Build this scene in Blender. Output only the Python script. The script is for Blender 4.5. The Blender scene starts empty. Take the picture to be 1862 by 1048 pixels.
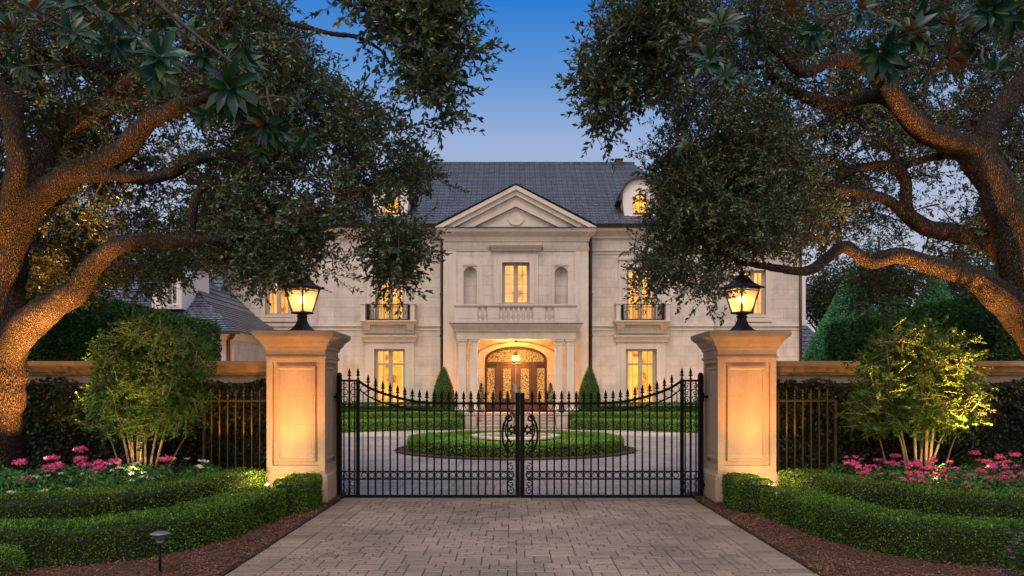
import bpy, math, random
import numpy as np
from mathutils import Vector, Matrix, noise as mnoise
random.seed(7); RNG = np.random.default_rng(11)
C = bpy.context.scene.collection
F, CX, HY, EYE = 1400.0, 931.0, 708.0, 1.7
def X(px, d): return (px - CX) * d / F
def Z(py, d): return EYE - (py - HY) * d / F
def P3(px, py, d): return (X(px, d), d, Z(py, d))
R = math.radians
# ------------------------------------------------------------------ geometry collector
class G:
    def __init__(s): s.V = []; s.L = []; s.T = []; s.M = []; s.S = []; s.n = 0
    def add(s, V, Fc, mi=0, smooth=False):
        V = np.asarray(V, dtype=np.float64).reshape(-1, 3)
        if isinstance(Fc, np.ndarray):
            L = Fc.reshape(-1) + s.n; T = np.full(len(Fc), Fc.shape[1])
        else:
            L = np.array([i for f in Fc for i in f], dtype=np.int64) + s.n; T = np.array([len(f) for f in Fc])
        s.V.append(V); s.L.append(L); s.T.append(T)
        s.M.append(np.full(len(T), mi)); s.S.append(np.full(len(T), smooth)); s.n += len(V)
        return s
    def box(s, x0, x1, y0, y1, z0, z1, mi=0):
        return s.loft([(x0, x1, y0, y1, z0), (x0, x1, y0, y1, z1)], mi)
    def loft(s, rects, mi=0, cap=True):
        V = []; Fc = []
        for (x0, x1, y0, y1, z) in rects: V += [(x0, y0, z), (x1, y0, z), (x1, y1, z), (x0, y1, z)]
        for k in range(len(rects) - 1):
            a = 4 * k; b = a + 4
            for i in range(4):
                j = (i + 1) % 4; Fc.append((a + i, a + j, b + j, b + i))
        if cap: Fc.append((3, 2, 1, 0)); e = 4 * (len(rects) - 1); Fc.append((e, e + 1, e + 2, e + 3))
        return s.add(V, Fc, mi)
    def prism(s, pts, y0, y1, mi=0):            # polygon in XZ extruded along Y
        n = len(pts); V = [(x, y0, z) for x, z in pts] + [(x, y1, z) for x, z in pts]
        Fc = [tuple(range(n)), tuple(range(2 * n - 1, n - 1, -1))]
        for i in range(n):
            j = (i + 1) % n; Fc.append((j, i, i + n, j + n))
        return s.add(V, Fc, mi)
    def ring(s, A, B, y0, y1, mi=0, closed=True):   # band between two outlines A (outer), B (inner), extruded along Y
        n = len(A); V = [(x, y0, z) for x, z in A] + [(x, y0, z) for x, z in B] + [(x, y1, z) for x, z in A] + [(x, y1, z) for x, z in B]
        Fc = []
        for i in range(n if closed else n - 1):
            j = (i + 1) % n
            Fc += [(i, j, n + j, n + i), (2 * n + j, 2 * n + i, 3 * n + i, 3 * n + j), (j, i, 2 * n + i, 2 * n + j), (n + i, n + j, 3 * n + j, 3 * n + i)]
        return s.add(V, Fc, mi)
    def tube(s, pts, r, n=8, mi=0, smooth=True, caps=True, closed=False):
        pts = [Vector(p) for p in pts]; m = len(pts)
        rr = r if hasattr(r, '__len__') else [r] * m
        V = []; Fc = []; up = None
        for k in range(m):
            if closed: t = pts[(k + 1) % m] - pts[(k - 1) % m]
            else: t = pts[min(k + 1, m - 1)] - pts[max(k - 1, 0)]
            t.normalize()
            if up is None:
                up = Vector((0, 0, 1)) if abs(t.z) < .9 else Vector((0, 1, 0))
            up = (up - t * up.dot(t))
            if up.length < 1e-5: up = t.orthogonal()
            up.normalize(); sd = t.cross(up)
            for i in range(n):
                a = 2 * math.pi * i / n; V.append(pts[k] + (up * math.cos(a) + sd * math.sin(a)) * rr[k])
        for k in range(m if closed else m - 1):
            for i in range(n):
                j = (i + 1) % n; a = k * n; b = ((k + 1) % m) * n; Fc.append((a + i, a + j, b + j, b + i))
        if caps and not closed: Fc.append(tuple(range(n - 1, -1, -1))); Fc.append(tuple(range((m - 1) * n, m * n)))
        return s.add([tuple(v) for v in V], Fc, mi, smooth)
    def lathe(s, cx, cy, prof, n=16, rot=0.0, mi=0, smooth=True, cap=True):
        V = []; Fc = []
        for r, z in prof:
            for i in range(n):
                a = rot + 2 * math.pi * i / n; V.append((cx + r * math.cos(a), cy + r * math.sin(a), z))
        for k in range(len(prof) - 1):
            for i in range(n):
                j = (i + 1) % n; Fc.append((k * n + i, k * n + j, (k + 1) * n + j, (k + 1) * n + i))
        if cap: Fc.append(tuple(range(n - 1, -1, -1))); e = (len(prof) - 1) * n; Fc.append(tuple(range(e, e + n)))
        return s.add(V, Fc, mi, smooth)
    def sphere(s, c, r, n=12, m=8, mi=0, sc=(1, 1, 1)):
        V = []; Fc = []
        for k in range(m + 1):
            p = math.pi * k / m
            for i in range(n):
                a = 2 * math.pi * i / n
                V.append((c[0] + r * sc[0] * math.sin(p) * math.cos(a), c[1] + r * sc[1] * math.sin(p) * math.sin(a), c[2] + r * sc[2] * math.cos(p)))
        for k in range(m):
            for i in range(n):
                j = (i + 1) % n; Fc.append((k * n + i, (k + 1) * n + i, (k + 1) * n + j, k * n + j))
        return s.add(V, Fc, mi, True)
    def mesh(s, name, uv=True):
        V = np.concatenate(s.V); L = np.concatenate(s.L); T = np.concatenate(s.T); M = np.concatenate(s.M); S = np.concatenate(s.S)
        me = bpy.data.meshes.new(name); me.vertices.add(len(V)); me.loops.add(len(L)); me.polygons.add(len(T))
        me.vertices.foreach_set('co', V.astype(np.float32).ravel()); me.loops.foreach_set('vertex_index', L.astype(np.int32))
        st = np.concatenate([[0], np.cumsum(T)[:-1]]).astype(np.int32)
        me.polygons.foreach_set('loop_start', st)
        me.polygons.foreach_set('material_index', M.astype(np.int32)); me.polygons.foreach_set('use_smooth', S.astype(bool))
        me.update(calc_edges=True)
        if uv:
            N = np.empty(len(T) * 3, dtype=np.float32); me.polygons.foreach_get('normal', N); N = N.reshape(-1, 3)
            U = np.stack([-N[:, 1], N[:, 0], np.zeros(len(N))], 1); l = np.linalg.norm(U, axis=1)
            flat = l < .12; U[flat] = (1, 0, 0); l[flat] = 1; U /= l[:, None]
            W = np.cross(N, U); W[flat] = (0, 1, 0)
            U[(~flat) & (N[:, 1] > .3)] *= 1
            f = np.repeat(np.arange(len(T)), T); co = V[L]
            uvs = np.stack([(co * U[f]).sum(1), (co * W[f]).sum(1)], 1).astype(np.float32)
            me.uv_layers.new(name='UVMap').data.foreach_set('uv', uvs.ravel())
        return me
    def build(s, name, mats, parent=None, uv=True):
        me = s.mesh(name, uv)
        for m in (mats if isinstance(mats, (list, tuple)) else [mats]): me.materials.append(m)
        o = bpy.data.objects.new(name, me); C.objects.link(o)
        if parent is not None:
            o.parent = parent
            if parent.type == 'EMPTY': o.matrix_parent_inverse = Matrix.Translation(-parent.location)
        return o
def tag(o, label=None, cat=None, group=None, kind=None):
    if label: o['label'] = label
    if cat: o['category'] = cat
    if group: o['group'] = group
    if kind: o['kind'] = kind
    return o
def empty(name, loc, label=None, cat=None, group=None):
    o = bpy.data.objects.new(name, None); C.objects.link(o); o.location = loc; o.empty_display_size = .2
    return tag(o, label, cat, group)
def structure(o): return tag(o, kind='structure')
def copy_tree(o, parent=None):
    kids = list(o.children); c = o.copy(); C.objects.link(c)
    if parent is not None: c.parent = parent
    for k in kids: copy_tree(k, c)
    return c
# ------------------------------------------------------------------ materials
def mat(name, rough=.6, color=(.5, .5, .5), metal=0.0, spec=.5):
    m = bpy.data.materials.new(name); m.use_nodes = True; nt = m.node_tree; b = nt.nodes['Principled BSDF']
    b.inputs['Base Color'].default_value = (*color, 1); b.inputs['Roughness'].default_value = rough
    b.inputs['Metallic'].default_value = metal; b.inputs['Specular IOR Level'].default_value = spec
    return m, nt, b
def nd(nt, t, **kw):
    n = nt.nodes.new(t)
    for k, v in kw.items():
        if k in n.inputs.keys() and not hasattr(n, k): n.inputs[k].default_value = v
        elif hasattr(n, k): setattr(n, k, v)
        else: n.inputs[k.replace('_', ' ')].default_value = v
    return n
def lk(nt, a, b): nt.links.new(a, b)
def ramp(nt, fac, stops):
    r = nt.nodes.new('ShaderNodeValToRGB'); e = r.color_ramp.elements
    while len(e) > 1: e.remove(e[0])
    e[0].position = stops[0][0]; e[0].color = (*stops[0][1], 1)
    for p, c in stops[1:]: q = e.new(p); q.color = (*c, 1)
    lk(nt, fac, r.inputs['Fac']); return r
def bump(nt, b, h, strength=.3, dist=.01, prev=None):
    u = nd(nt, 'ShaderNodeBump'); u.inputs['Strength'].default_value = strength; u.inputs['Distance'].default_value = dist
    lk(nt, h, u.inputs['Height'])
    if prev is not None: lk(nt, prev.outputs[0], u.inputs['Normal'])
    lk(nt, u.outputs[0], b.inputs['Normal']); return u
def mixc(nt, fac, a, b_, mode='MIX'):
    m = nt.nodes.new('ShaderNodeMix'); m.data_type = 'RGBA'; m.blend_type = mode
    for sock, v in ((m.inputs[0], fac), (m.inputs[6], a), (m.inputs[7], b_)):
        if isinstance(v, (int, float)): sock.default_value = v
        elif isinstance(v, tuple): sock.default_value = (*v, 1)
        else: lk(nt, v, sock)
    return m.outputs[2]
def stone_mat(name, c1, c2, blocks=True, bw=.95, rh=.47, off=(0, 0), stain=.25, mort=.62, ms=.008):
    m, nt, b = mat(name, .75); uv = nd(nt, 'ShaderNodeUVMap'); mp = nd(nt, 'ShaderNodeMapping'); mp.inputs['Location'].default_value = (off[0], off[1], 0)
    lk(nt, uv.outputs[0], mp.inputs['Vector']); geo = nd(nt, 'ShaderNodeNewGeometry')
    n1 = nd(nt, 'ShaderNodeTexNoise', Scale=1.3, Detail=6.0, Roughness=.6); lk(nt, geo.outputs['Position'], n1.inputs['Vector'])
    n2 = nd(nt, 'ShaderNodeTexNoise', Scale=38.0, Detail=4.0, Roughness=.7); lk(nt, geo.outputs['Position'], n2.inputs['Vector'])
    if blocks:
        br = nd(nt, 'ShaderNodeTexBrick', offset=.5, squash=1.0); lk(nt, mp.outputs[0], br.inputs['Vector'])
        br.inputs['Scale'].default_value = 1; br.inputs['Brick Width'].default_value = bw; br.inputs['Row Height'].default_value = rh
        br.inputs['Mortar Size'].default_value = ms; br.inputs['Mortar Smooth'].default_value = .3; br.inputs['Bias'].default_value = -.45
        br.inputs['Color1'].default_value = (*c1, 1); br.inputs['Color2'].default_value = (*c2, 1); br.inputs['Mortar'].default_value = (c1[0] * mort, c1[1] * mort, c1[2] * mort, 1)
        col = br.outputs['Color']
    else: col = mixc(nt, n1.outputs['Fac'], c1, c2)
    ms_ = nd(nt, 'ShaderNodeMapping'); ms_.inputs['Scale'].default_value = (4.5, 4.5, .35); lk(nt, geo.outputs['Position'], ms_.inputs['Vector'])
    n3 = nd(nt, 'ShaderNodeTexNoise', Scale=1.0, Detail=5.0, Roughness=.65); lk(nt, ms_.outputs[0], n3.inputs['Vector'])
    r1 = ramp(nt, n1.outputs['Fac'], [(.3, (1 - stain, 1 - stain * 1.05, 1 - stain * 1.15)), (.62, (1, 1, 1))])
    r2 = ramp(nt, n2.outputs['Fac'], [(.3, (.86, .86, .86)), (.65, (1, 1, 1))])
    col = mixc(nt, 1.0, col, r1.outputs[0], 'MULTIPLY'); col = mixc(nt, 1.0, col, r2.outputs[0], 'MULTIPLY'); col = mixc(nt, 1.0, col, ramp(nt, n3.outputs['Fac'], [(.34, (.88, .865, .85)), (.52, (1, 1, 1))]).outputs[0], 'MULTIPLY'); lk(nt, col, b.inputs['Base Color'])
    u = bump(nt, b, n2.outputs['Fac'], .35, .004)
    if blocks:
        iv = nd(nt, 'ShaderNodeMath', operation='SUBTRACT'); iv.inputs[0].default_value = 1; lk(nt, br.outputs['Fac'], iv.inputs[1])
        bump(nt, b, iv.outputs[0], .5 if mort < .7 else .15, .01, u)
    return m
def leaf_mat(name, cols, back=None, rough=.42, transl=.25, spec=.5, patch=(1.1, .7, 1.15)):
    m, nt, b = mat(name, rough); g = nd(nt, 'ShaderNodeNewGeometry')
    st = [(i / max(1, len(cols) - 1), c) for i, c in enumerate(cols)]
    r = ramp(nt, g.outputs['Random Per Island'], st); col = r.outputs[0]
    n1 = nd(nt, 'ShaderNodeTexNoise', Scale=float(patch[0]), Detail=3.0); lk(nt, g.outputs['Position'], n1.inputs['Vector'])
    r2 = ramp(nt, n1.outputs['Fac'], [(.35, (patch[1], patch[1] * 1.02, patch[1])), (.65, (patch[2], patch[2] * .97, patch[2] * .85))]); col = mixc(nt, 1.0, col, r2.outputs[0], 'MULTIPLY')
    if back: col = mixc(nt, g.outputs['Backfacing'], col, back)
    lk(nt, col, b.inputs['Base Color']); b.inputs['Specular IOR Level'].default_value = spec
    t = nd(nt, 'ShaderNodeBsdfTranslucent'); lk(nt, mixc(nt, 1.0, col, (1.3, 1.3, .7), 'MULTIPLY'), t.inputs['Color'])
    mx = nd(nt, 'ShaderNodeMixShader'); mx.inputs[0].default_value = transl
    lk(nt, b.outputs[0], mx.inputs[1]); lk(nt, t.outputs[0], mx.inputs[2]); lk(nt, mx.outputs[0], nt.nodes['Material Output'].inputs['Surface'])
    return m
def emit_mat(name, color, strength):
    m = bpy.data.materials.new(name); m.use_nodes = True; nt = m.node_tree; nt.nodes.remove(nt.nodes['Principled BSDF'])
    e = nd(nt, 'ShaderNodeEmission'); e.inputs[0].default_value = (*color, 1); e.inputs[1].default_value = strength
    lk(nt, e.outputs[0], nt.nodes['Material Output'].inputs['Surface']); return m, nt, e
M = {}
M['wall'] = stone_mat('limestone_blocks', (.645, .575, .495), (.565, .50, .43), mort=.68)
M['trim'] = stone_mat('limestone_trim', (.70, .62, .52), (.62, .54, .45), blocks=False, stain=.15)
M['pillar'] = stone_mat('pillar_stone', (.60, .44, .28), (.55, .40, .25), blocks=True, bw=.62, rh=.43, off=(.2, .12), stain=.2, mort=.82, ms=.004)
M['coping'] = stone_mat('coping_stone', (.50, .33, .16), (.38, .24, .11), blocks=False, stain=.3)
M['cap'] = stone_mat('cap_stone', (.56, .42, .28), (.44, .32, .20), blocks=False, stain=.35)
M['step'] = stone_mat('step_stone', (.5, .43, .36), (.42, .36, .30), blocks=False, stain=.3)
M['iron'] = mat('black_iron', .6, (.006, .005, .006), 0, .12)[0]
M['urn'] = mat('weathered_bronze', .6, (.12, .085, .055), .2)[0]
M['bronze'] = mat('bronze_iron', .5, (.11, .07, .035), .4)[0]
M['lantern'] = mat('lantern_metal', .5, (.035, .020, .012), .3)[0]
M['gutter'] = mat('gutter_copper', .45, (.05, .033, .027), .5)[0]
M['frame'] = mat('window_paint', .5, (.42, .34, .28))[0]
M['white'] = mat('white_paint', .5, (.7, .66, .62))[0]
# slate
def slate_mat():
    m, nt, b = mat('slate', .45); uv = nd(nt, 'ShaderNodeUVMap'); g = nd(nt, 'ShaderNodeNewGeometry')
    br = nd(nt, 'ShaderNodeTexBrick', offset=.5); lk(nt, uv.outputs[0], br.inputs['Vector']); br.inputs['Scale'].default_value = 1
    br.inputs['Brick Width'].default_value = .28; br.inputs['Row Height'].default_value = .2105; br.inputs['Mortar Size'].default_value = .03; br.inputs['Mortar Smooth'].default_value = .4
    br.inputs['Color1'].default_value = (.14, .172, .215, 1); br.inputs['Color2'].default_value = (.072, .095, .13, 1); br.inputs['Mortar'].default_value = (.022, .024, .035, 1)  # dark joints, widened so their rows paint the lap shadow under each course
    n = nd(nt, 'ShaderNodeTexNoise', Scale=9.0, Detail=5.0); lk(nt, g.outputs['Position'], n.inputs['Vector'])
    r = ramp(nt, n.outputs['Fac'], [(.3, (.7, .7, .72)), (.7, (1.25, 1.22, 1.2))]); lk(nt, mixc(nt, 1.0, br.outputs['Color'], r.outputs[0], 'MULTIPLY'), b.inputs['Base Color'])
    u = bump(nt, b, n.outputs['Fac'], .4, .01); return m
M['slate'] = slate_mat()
def paver_mat(name, cols):
    m, nt, b = mat(name, .62); g = nd(nt, 'ShaderNodeNewGeometry')
    r = ramp(nt, g.outputs['Random Per Island'], [(i / (len(cols) - 1), c) for i, c in enumerate(cols)])
    n = nd(nt, 'ShaderNodeTexNoise', Scale=28.0, Detail=6.0, Roughness=.7); lk(nt, g.outputs['Position'], n.inputs['Vector'])
    n2 = nd(nt, 'ShaderNodeTexNoise', Scale=.8, Detail=4.0); lk(nt, g.outputs['Position'], n2.inputs['Vector'])
    c = mixc(nt, 1.0, r.outputs[0], ramp(nt, n.outputs['Fac'], [(.3, (.72, .72, .72)), (.7, (1.12, 1.12, 1.12))]).outputs[0], 'MULTIPLY')
    c = mixc(nt, 1.0, c, ramp(nt, n2.outputs['Fac'], [(.35, (.70, .69, .68)), (.62, (1.05, 1.04, 1.02))]).outputs[0], 'MULTIPLY')
    lk(nt, c, b.inputs['Base Color']); bump(nt, b, n.outputs['Fac'], .5, .006); return m
M['paver'] = paver_mat('paver_stone', [(.215, .165, .125), (.29, .232, .175), (.245, .195, .15), (.33, .262, .195), (.19, .15, .12)])
M['paver2'] = paver_mat('paver_stone_pale', [(.31, .28, .255), (.39, .35, .315), (.35, .315, .29), (.43, .38, .34)])
M['joint'] = mat('paver_joint', .9, (.05, .042, .038))[0]
def soil_mat(name, a, b_, sc=60, bs=.8):
    m, nt, b = mat(name, .95, spec=.2); g = nd(nt, 'ShaderNodeNewGeometry')
    v = nd(nt, 'ShaderNodeTexVoronoi', Scale=float(sc)); lk(nt, g.outputs['Position'], v.inputs['Vector'])
    n = nd(nt, 'ShaderNodeTexNoise', Scale=sc * .5, Detail=5.0); lk(nt, g.outputs['Position'], n.inputs['Vector'])
    lk(nt, mixc(nt, n.outputs['Fac'], a, b_), b.inputs['Base Color']); bump(nt, b, v.outputs['Distance'], bs, .02); return m
M['mulch'] = soil_mat('mulch_soil', (.06, .032, .022), (.13, .07, .045))
M['ground'] = soil_mat('garden_ground', (.02, .03, .012), (.04, .06, .02), 30)
M['chip'] = leaf_mat('mulch_chip', [(.06, .03, .02), (.19, .10, .065), (.10, .05, .032), (.28, .16, .10)], rough=.85, transl=0.0, spec=.2)
def bark_mat(name, c1, c2, sc=48.0, zs=.30):
    m, nt, b = mat(name, .85, spec=.25); g = nd(nt, 'ShaderNodeNewGeometry')
    mp = nd(nt, 'ShaderNodeMapping'); mp.inputs['Scale'].default_value = (1, 1, zs); lk(nt, g.outputs['Position'], mp.inputs['Vector'])
    w = nd(nt, 'ShaderNodeTexNoise', Scale=5.0, Detail=3.0); lk(nt, mp.outputs[0], w.inputs['Vector'])
    ad = nd(nt, 'ShaderNodeVectorMath', operation='MULTIPLY_ADD'); lk(nt, w.outputs['Color'], ad.inputs[0]); ad.inputs[1].default_value = (.12, .12, .12); lk(nt, mp.outputs[0], ad.inputs[2])
    v = nd(nt, 'ShaderNodeTexVoronoi', Scale=sc, feature='DISTANCE_TO_EDGE'); lk(nt, ad.outputs[0], v.inputs['Vector'])
    n = nd(nt, 'ShaderNodeTexNoise', Scale=sc * 3, Detail=5.0, Roughness=.7); lk(nt, mp.outputs[0], n.inputs['Vector'])
    big = nd(nt, 'ShaderNodeTexNoise', Scale=1.5, Detail=3.0); lk(nt, g.outputs['Position'], big.inputs['Vector'])
    r = ramp(nt, v.outputs['Distance'], [(0.0, (c1[0] * .5, c1[1] * .5, c1[2] * .5)), (.18, c1), (.55, c2)])
    c = mixc(nt, 1.0, r.outputs[0], ramp(nt, n.outputs['Fac'], [(.3, (.6, .6, .6)), (.7, (1.2, 1.2, 1.2))]).outputs[0], 'MULTIPLY')
    c = mixc(nt, 1.0, c, ramp(nt, big.outputs['Fac'], [(.38, (.42, .47, .40)), (.55, (.9, .9, .88)), (.7, (1.15, 1.1, 1.05))]).outputs[0], 'MULTIPLY')
    lk(nt, c, b.inputs['Base Color'])
    h = ramp(nt, v.outputs['Distance'], [(0.0, (0, 0, 0)), (.25, (1, 1, 1))])
    u = bump(nt, b, n.outputs['Fac'], .5, .01); bump(nt, b, h.outputs[0], 1.0, .05, u); return m
M['bark'] = bark_mat('oak_bark', (.085, .058, .040), (.17, .125, .085))
M['twig'] = mat('twig_bark', .85, (.05, .037, .028))[0]
M['stem'] = mat('pale_stem', .7, (.26, .19, .12))[0]
M['oakleaf'] = leaf_mat('oak_leaf', [(.010, .032, .015), (.03, .075, .034), (.07, .13, .06), (.038, .10, .055), (.12, .19, .10), (.17, .09, .018)], back=(.05, .07, .03), rough=.32, spec=.6)
M['magleaf'] = leaf_mat('magnolia_leaf', [(.006, .045, .03), (.010, .062, .038), (.03, .07, .016)], back=(.15, .06, .018), rough=.35, transl=.1, spec=.4)
M['box'] = leaf_mat('boxwood_leaf', [(.012, .045, .004), (.055, .16, .010), (.13, .29, .022), (.028, .09, .006), (.26, .38, .05), (.045, .12, .008), (.075, .19, .012), (.012, .035, .003), (.12, .09, .02)], rough=.42, transl=.3, spec=.4, patch=(2.6, .7, 1.25))
M['box2'] = leaf_mat('boxwood_leaf_pale', [(.03, .10, .008), (.09, .24, .02), (.18, .36, .035), (.05, .15, .012), (.28, .42, .07), (.07, .19, .015)], rough=.45, transl=.3, spec=.3, patch=(1.6, .8, 1.2))
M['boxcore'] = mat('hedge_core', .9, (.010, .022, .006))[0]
M['cone'] = leaf_mat('topiary_leaf', [(.03, .12, .06), (.08, .28, .14), (.15, .42, .22), (.05, .18, .09)], rough=.5, transl=.15, spec=.3)
M['laurel'] = leaf_mat('laurel_leaf', [(.012, .045, .010), (.04, .13, .025), (.10, .23, .04)], rough=.4, spec=.35, transl=.2)
M['ivy'] = leaf_mat('ivy_leaf', [(.012, .022, .008), (.028, .04, .014), (.05, .05, .018), (.018, .03, .010)], rough=.4, transl=.2)
M['shrub'] = leaf_mat('shrub_leaf', [(.03, .085, .008), (.06, .14, .012), (.10, .19, .02), (.045, .11, .010)], rough=.45, transl=.35, spec=.3)
M['bed'] = leaf_mat('bed_leaf', [(.02, .08, .02), (.045, .15, .035), (.08, .22, .05)], rough=.5, spec=.3)
M['fartree'] = leaf_mat('far_tree_leaf', [(.02, .04, .02), (.035, .06, .028), (.05, .08, .035)], rough=.6)
M['pink'] = leaf_mat('pink_petal', [(.75, .06, .32), (.85, .16, .42), (.62, .03, .24)], rough=.6, transl=.3)
M['white_petal'] = leaf_mat('white_petal', [(.75, .74, .66), (.8, .8, .76)], rough=.6, transl=.3)
M['purple'] = leaf_mat('purple_petal', [(.35, .04, .55), (.5, .10, .7), (.28, .03, .45)], rough=.6, transl=.3)
M['yellowbush'] = leaf_mat('lime_leaf', [(.10, .24, .02), (.20, .38, .04), (.05, .12, .01)], rough=.5, transl=.3)
# ------------------------------------------------------------------ leaves
T_LEAF = (np.array([(0, 0, 0), (.5, .52, .0), (0, 1, .02), (-.5, .52, .0), (0, .5, -.11)], float), np.array([(0, 1, 2, 4), (0, 4, 2, 3)]))
T_QUAD = (np.array([(0, 0, 0), (.5, .5, 0), (0, 1, 0), (-.5, .5, 0)], float), np.array([(0, 1, 2, 3)]))
T_MAG = (np.array([(0, 0, 0), (.30, .25, .04), (0, .28, .0), (-.30, .25, .04), (.46, .62, .03), (0, .64, -.03), (-.46, .62, .03), (0, 1, -.16)], float),
         np.array([(0, 1, 2, 2), (0, 2, 3, 3), (1, 4, 5, 2), (2, 5, 6, 3), (4, 7, 5, 5), (5, 7, 6, 6)]))
def unit(a): return a / np.maximum(np.linalg.norm(a, axis=-1, keepdims=True), 1e-9)
def leaves(g, P, D, N, Ln, Wd, tpl=T_LEAF, mi=0):
    D = unit(D); N = unit(N - D * (N * D).sum(1, keepdims=True)); S = np.cross(D, N)
    tv, tf = tpl; n = len(P)
    Ln = np.broadcast_to(Ln, (n,))[:, None, None]; Wd = np.broadcast_to(Wd, (n,))[:, None, None]
    V = P[:, None, :] + D[:, None, :] * (tv[None, :, 1:2] * Ln) + S[:, None, :] * (tv[None, :, 0:1] * Wd) + N[:, None, :] * (tv[None, :, 2:3] * Ln)
    k = len(tv); off = (np.arange(n) * k)[:, None, None]
    if tpl is T_MAG:
        q = [f for f in tf if f[2] != f[3]]; t = [f[:3] for f in tf if f[2] == f[3]]
        L = []; 
        Vf = V.reshape(-1, 3)
        base = g.n
        Fq = (off + np.array(q)[None]).reshape(-1, 4); Ft = (off + np.array(t)[None]).reshape(-1, 3)
        g.add(Vf, Fq, mi, True); g.n -= len(Vf)
        g.V.pop(); g.add(Vf, Ft, mi, True)
    else: g.add(V.reshape(-1, 3), (off + tf[None]).reshape(-1, tf.shape[1]), mi)
def rdir(n, rng=RNG): return unit(rng.normal(size=(n, 3)))
def catmull(P, step):
    P = np.asarray(P, float); Q = np.vstack([2 * P[0] - P[1], P, 2 * P[-1] - P[-2]]); out = []
    for i in range(1, len(Q) - 2):
        a, b, c, d = Q[i - 1], Q[i], Q[i + 1], Q[i + 2]; m = max(2, int(np.linalg.norm((c - b)[:3]) / step))
        for k in range(m):
            t = k / m; out.append(.5 * ((2 * b) + (c - a) * t + (2 * a - 5 * b + 4 * c - d) * t * t + (3 * b - a - 3 * c + d) * t ** 3))
    out.append(P[-1]); return np.array(out)
# ================================================================== THE MANSION
HX = X(938, 36.2)
house = empty('mansion', (HX, 37, 0), 'pale limestone mansion with slate roof, pediment and glowing windows behind the gate', 'mansion')
D0, D1, D2 = 36.2, 37.0, 37.7
def wall_grid(g, x0, x1, z0, z1, y, th, ops):
    xs = sorted({x0, x1, *[o[0] for o in ops], *[o[1] for o in ops]}); zs = sorted({z0, z1, *[o[2] for o in ops], *[o[3] for o in ops]})
    for a, b in zip(xs, xs[1:]):
        for c, d in zip(zs, zs[1:]):
            mx, mz = (a + b) / 2, (c + d) / 2
            if any(o[0] < mx < o[1] and o[2] < mz < o[3] for o in ops): continue
            g.add([(a, y, c), (b, y, c), (b, y, d), (a, y, d)], [(0, 1, 2, 3)])
    for a, b, c, d in ops:
        g.add([(a, y, c), (b, y, c), (b, y, d), (a, y, d), (a, y + th, c), (b, y + th, c), (b, y + th, d), (a, y + th, d)],
              [(0, 4, 5, 1), (1, 5, 6, 2), (2, 6, 7, 3), (3, 7, 4, 0)])
# lit window materials
def glow_mat():
    m, nt, e = emit_mat('lit_room', (1.0, .55, .16), 1.0); g = nd(nt, 'ShaderNodeNewGeometry')
    n = nd(nt, 'ShaderNodeTexNoise', Scale=2.6, Detail=4.0); lk(nt, g.outputs['Position'], n.inputs['Vector'])
    r = ramp(nt, n.outputs['Fac'], [(.34, (.38, .11, .008)), (.42, (.85, .30, .025)), (.5, (1.0, .40, .035)), (.68, (1.0, .54, .08))]); lk(nt, r.outputs[0], e.inputs[0]); oi = nd(nt, 'ShaderNodeObjectInfo'); mr = nd(nt, 'ShaderNodeMapRange'); mr.inputs[3].default_value = .50; mr.inputs[4].default_value = .95; lk(nt, oi.outputs['Random'], mr.inputs[0]); lk(nt, mr.outputs[0], e.inputs[1])
    return m
M['glow'] = glow_mat()
def curtain_mat():
    m, nt, b = mat('curtain', .8, (.35, .2, .08)); g = nd(nt, 'ShaderNodeNewGeometry')
    b.inputs['Emission Color'].default_value = (1.0, .47, .07, 1);  # curtain glows by itself; room light through the cloth is put in here
    mp = nd(nt, 'ShaderNodeMapping'); mp.inputs['Scale'].default_value = (1, 1, .05); lk(nt, g.outputs['Position'], mp.inputs['Vector'])
    n = nd(nt, 'ShaderNodeTexNoise', Scale=7.0, Detail=3.0); lk(nt, mp.outputs[0], n.inputs['Vector'])
    mr = nd(nt, 'ShaderNodeMapRange'); mr.inputs[1].default_value = .3; mr.inputs[2].default_value = .7; mr.inputs[3].default_value = .16; mr.inputs[4].default_value = .75
    lk(nt, n.outputs['Fac'], mr.inputs[0]); lk(nt, mr.outputs[0], b.inputs['Emission Strength']); return m
M['curtain'] = curtain_mat()
def glass_mat(name, tint=(1, 1, 1), gl=.12):
    m = bpy.data.materials.new(name); m.use_nodes = True; nt = m.node_tree; nt.nodes.remove(nt.nodes['Principled BSDF'])
    t = nd(nt, 'ShaderNodeBsdfTransparent'); t.inputs[0].default_value = (*tint, 1); gg = nd(nt, 'ShaderNodeBsdfGlossy'); gg.inputs['Roughness'].default_value = .05
    mx = nd(nt, 'ShaderNodeMixShader'); mx.inputs[0].default_value = gl; lk(nt, t.outputs[0], mx.inputs[1]); lk(nt, gg.outputs[0], mx.inputs[2])
    lk(nt, mx.outputs[0], nt.nodes['Material Output'].inputs['Surface']); return m
M['glass'] = glass_mat('window_glass')
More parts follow.
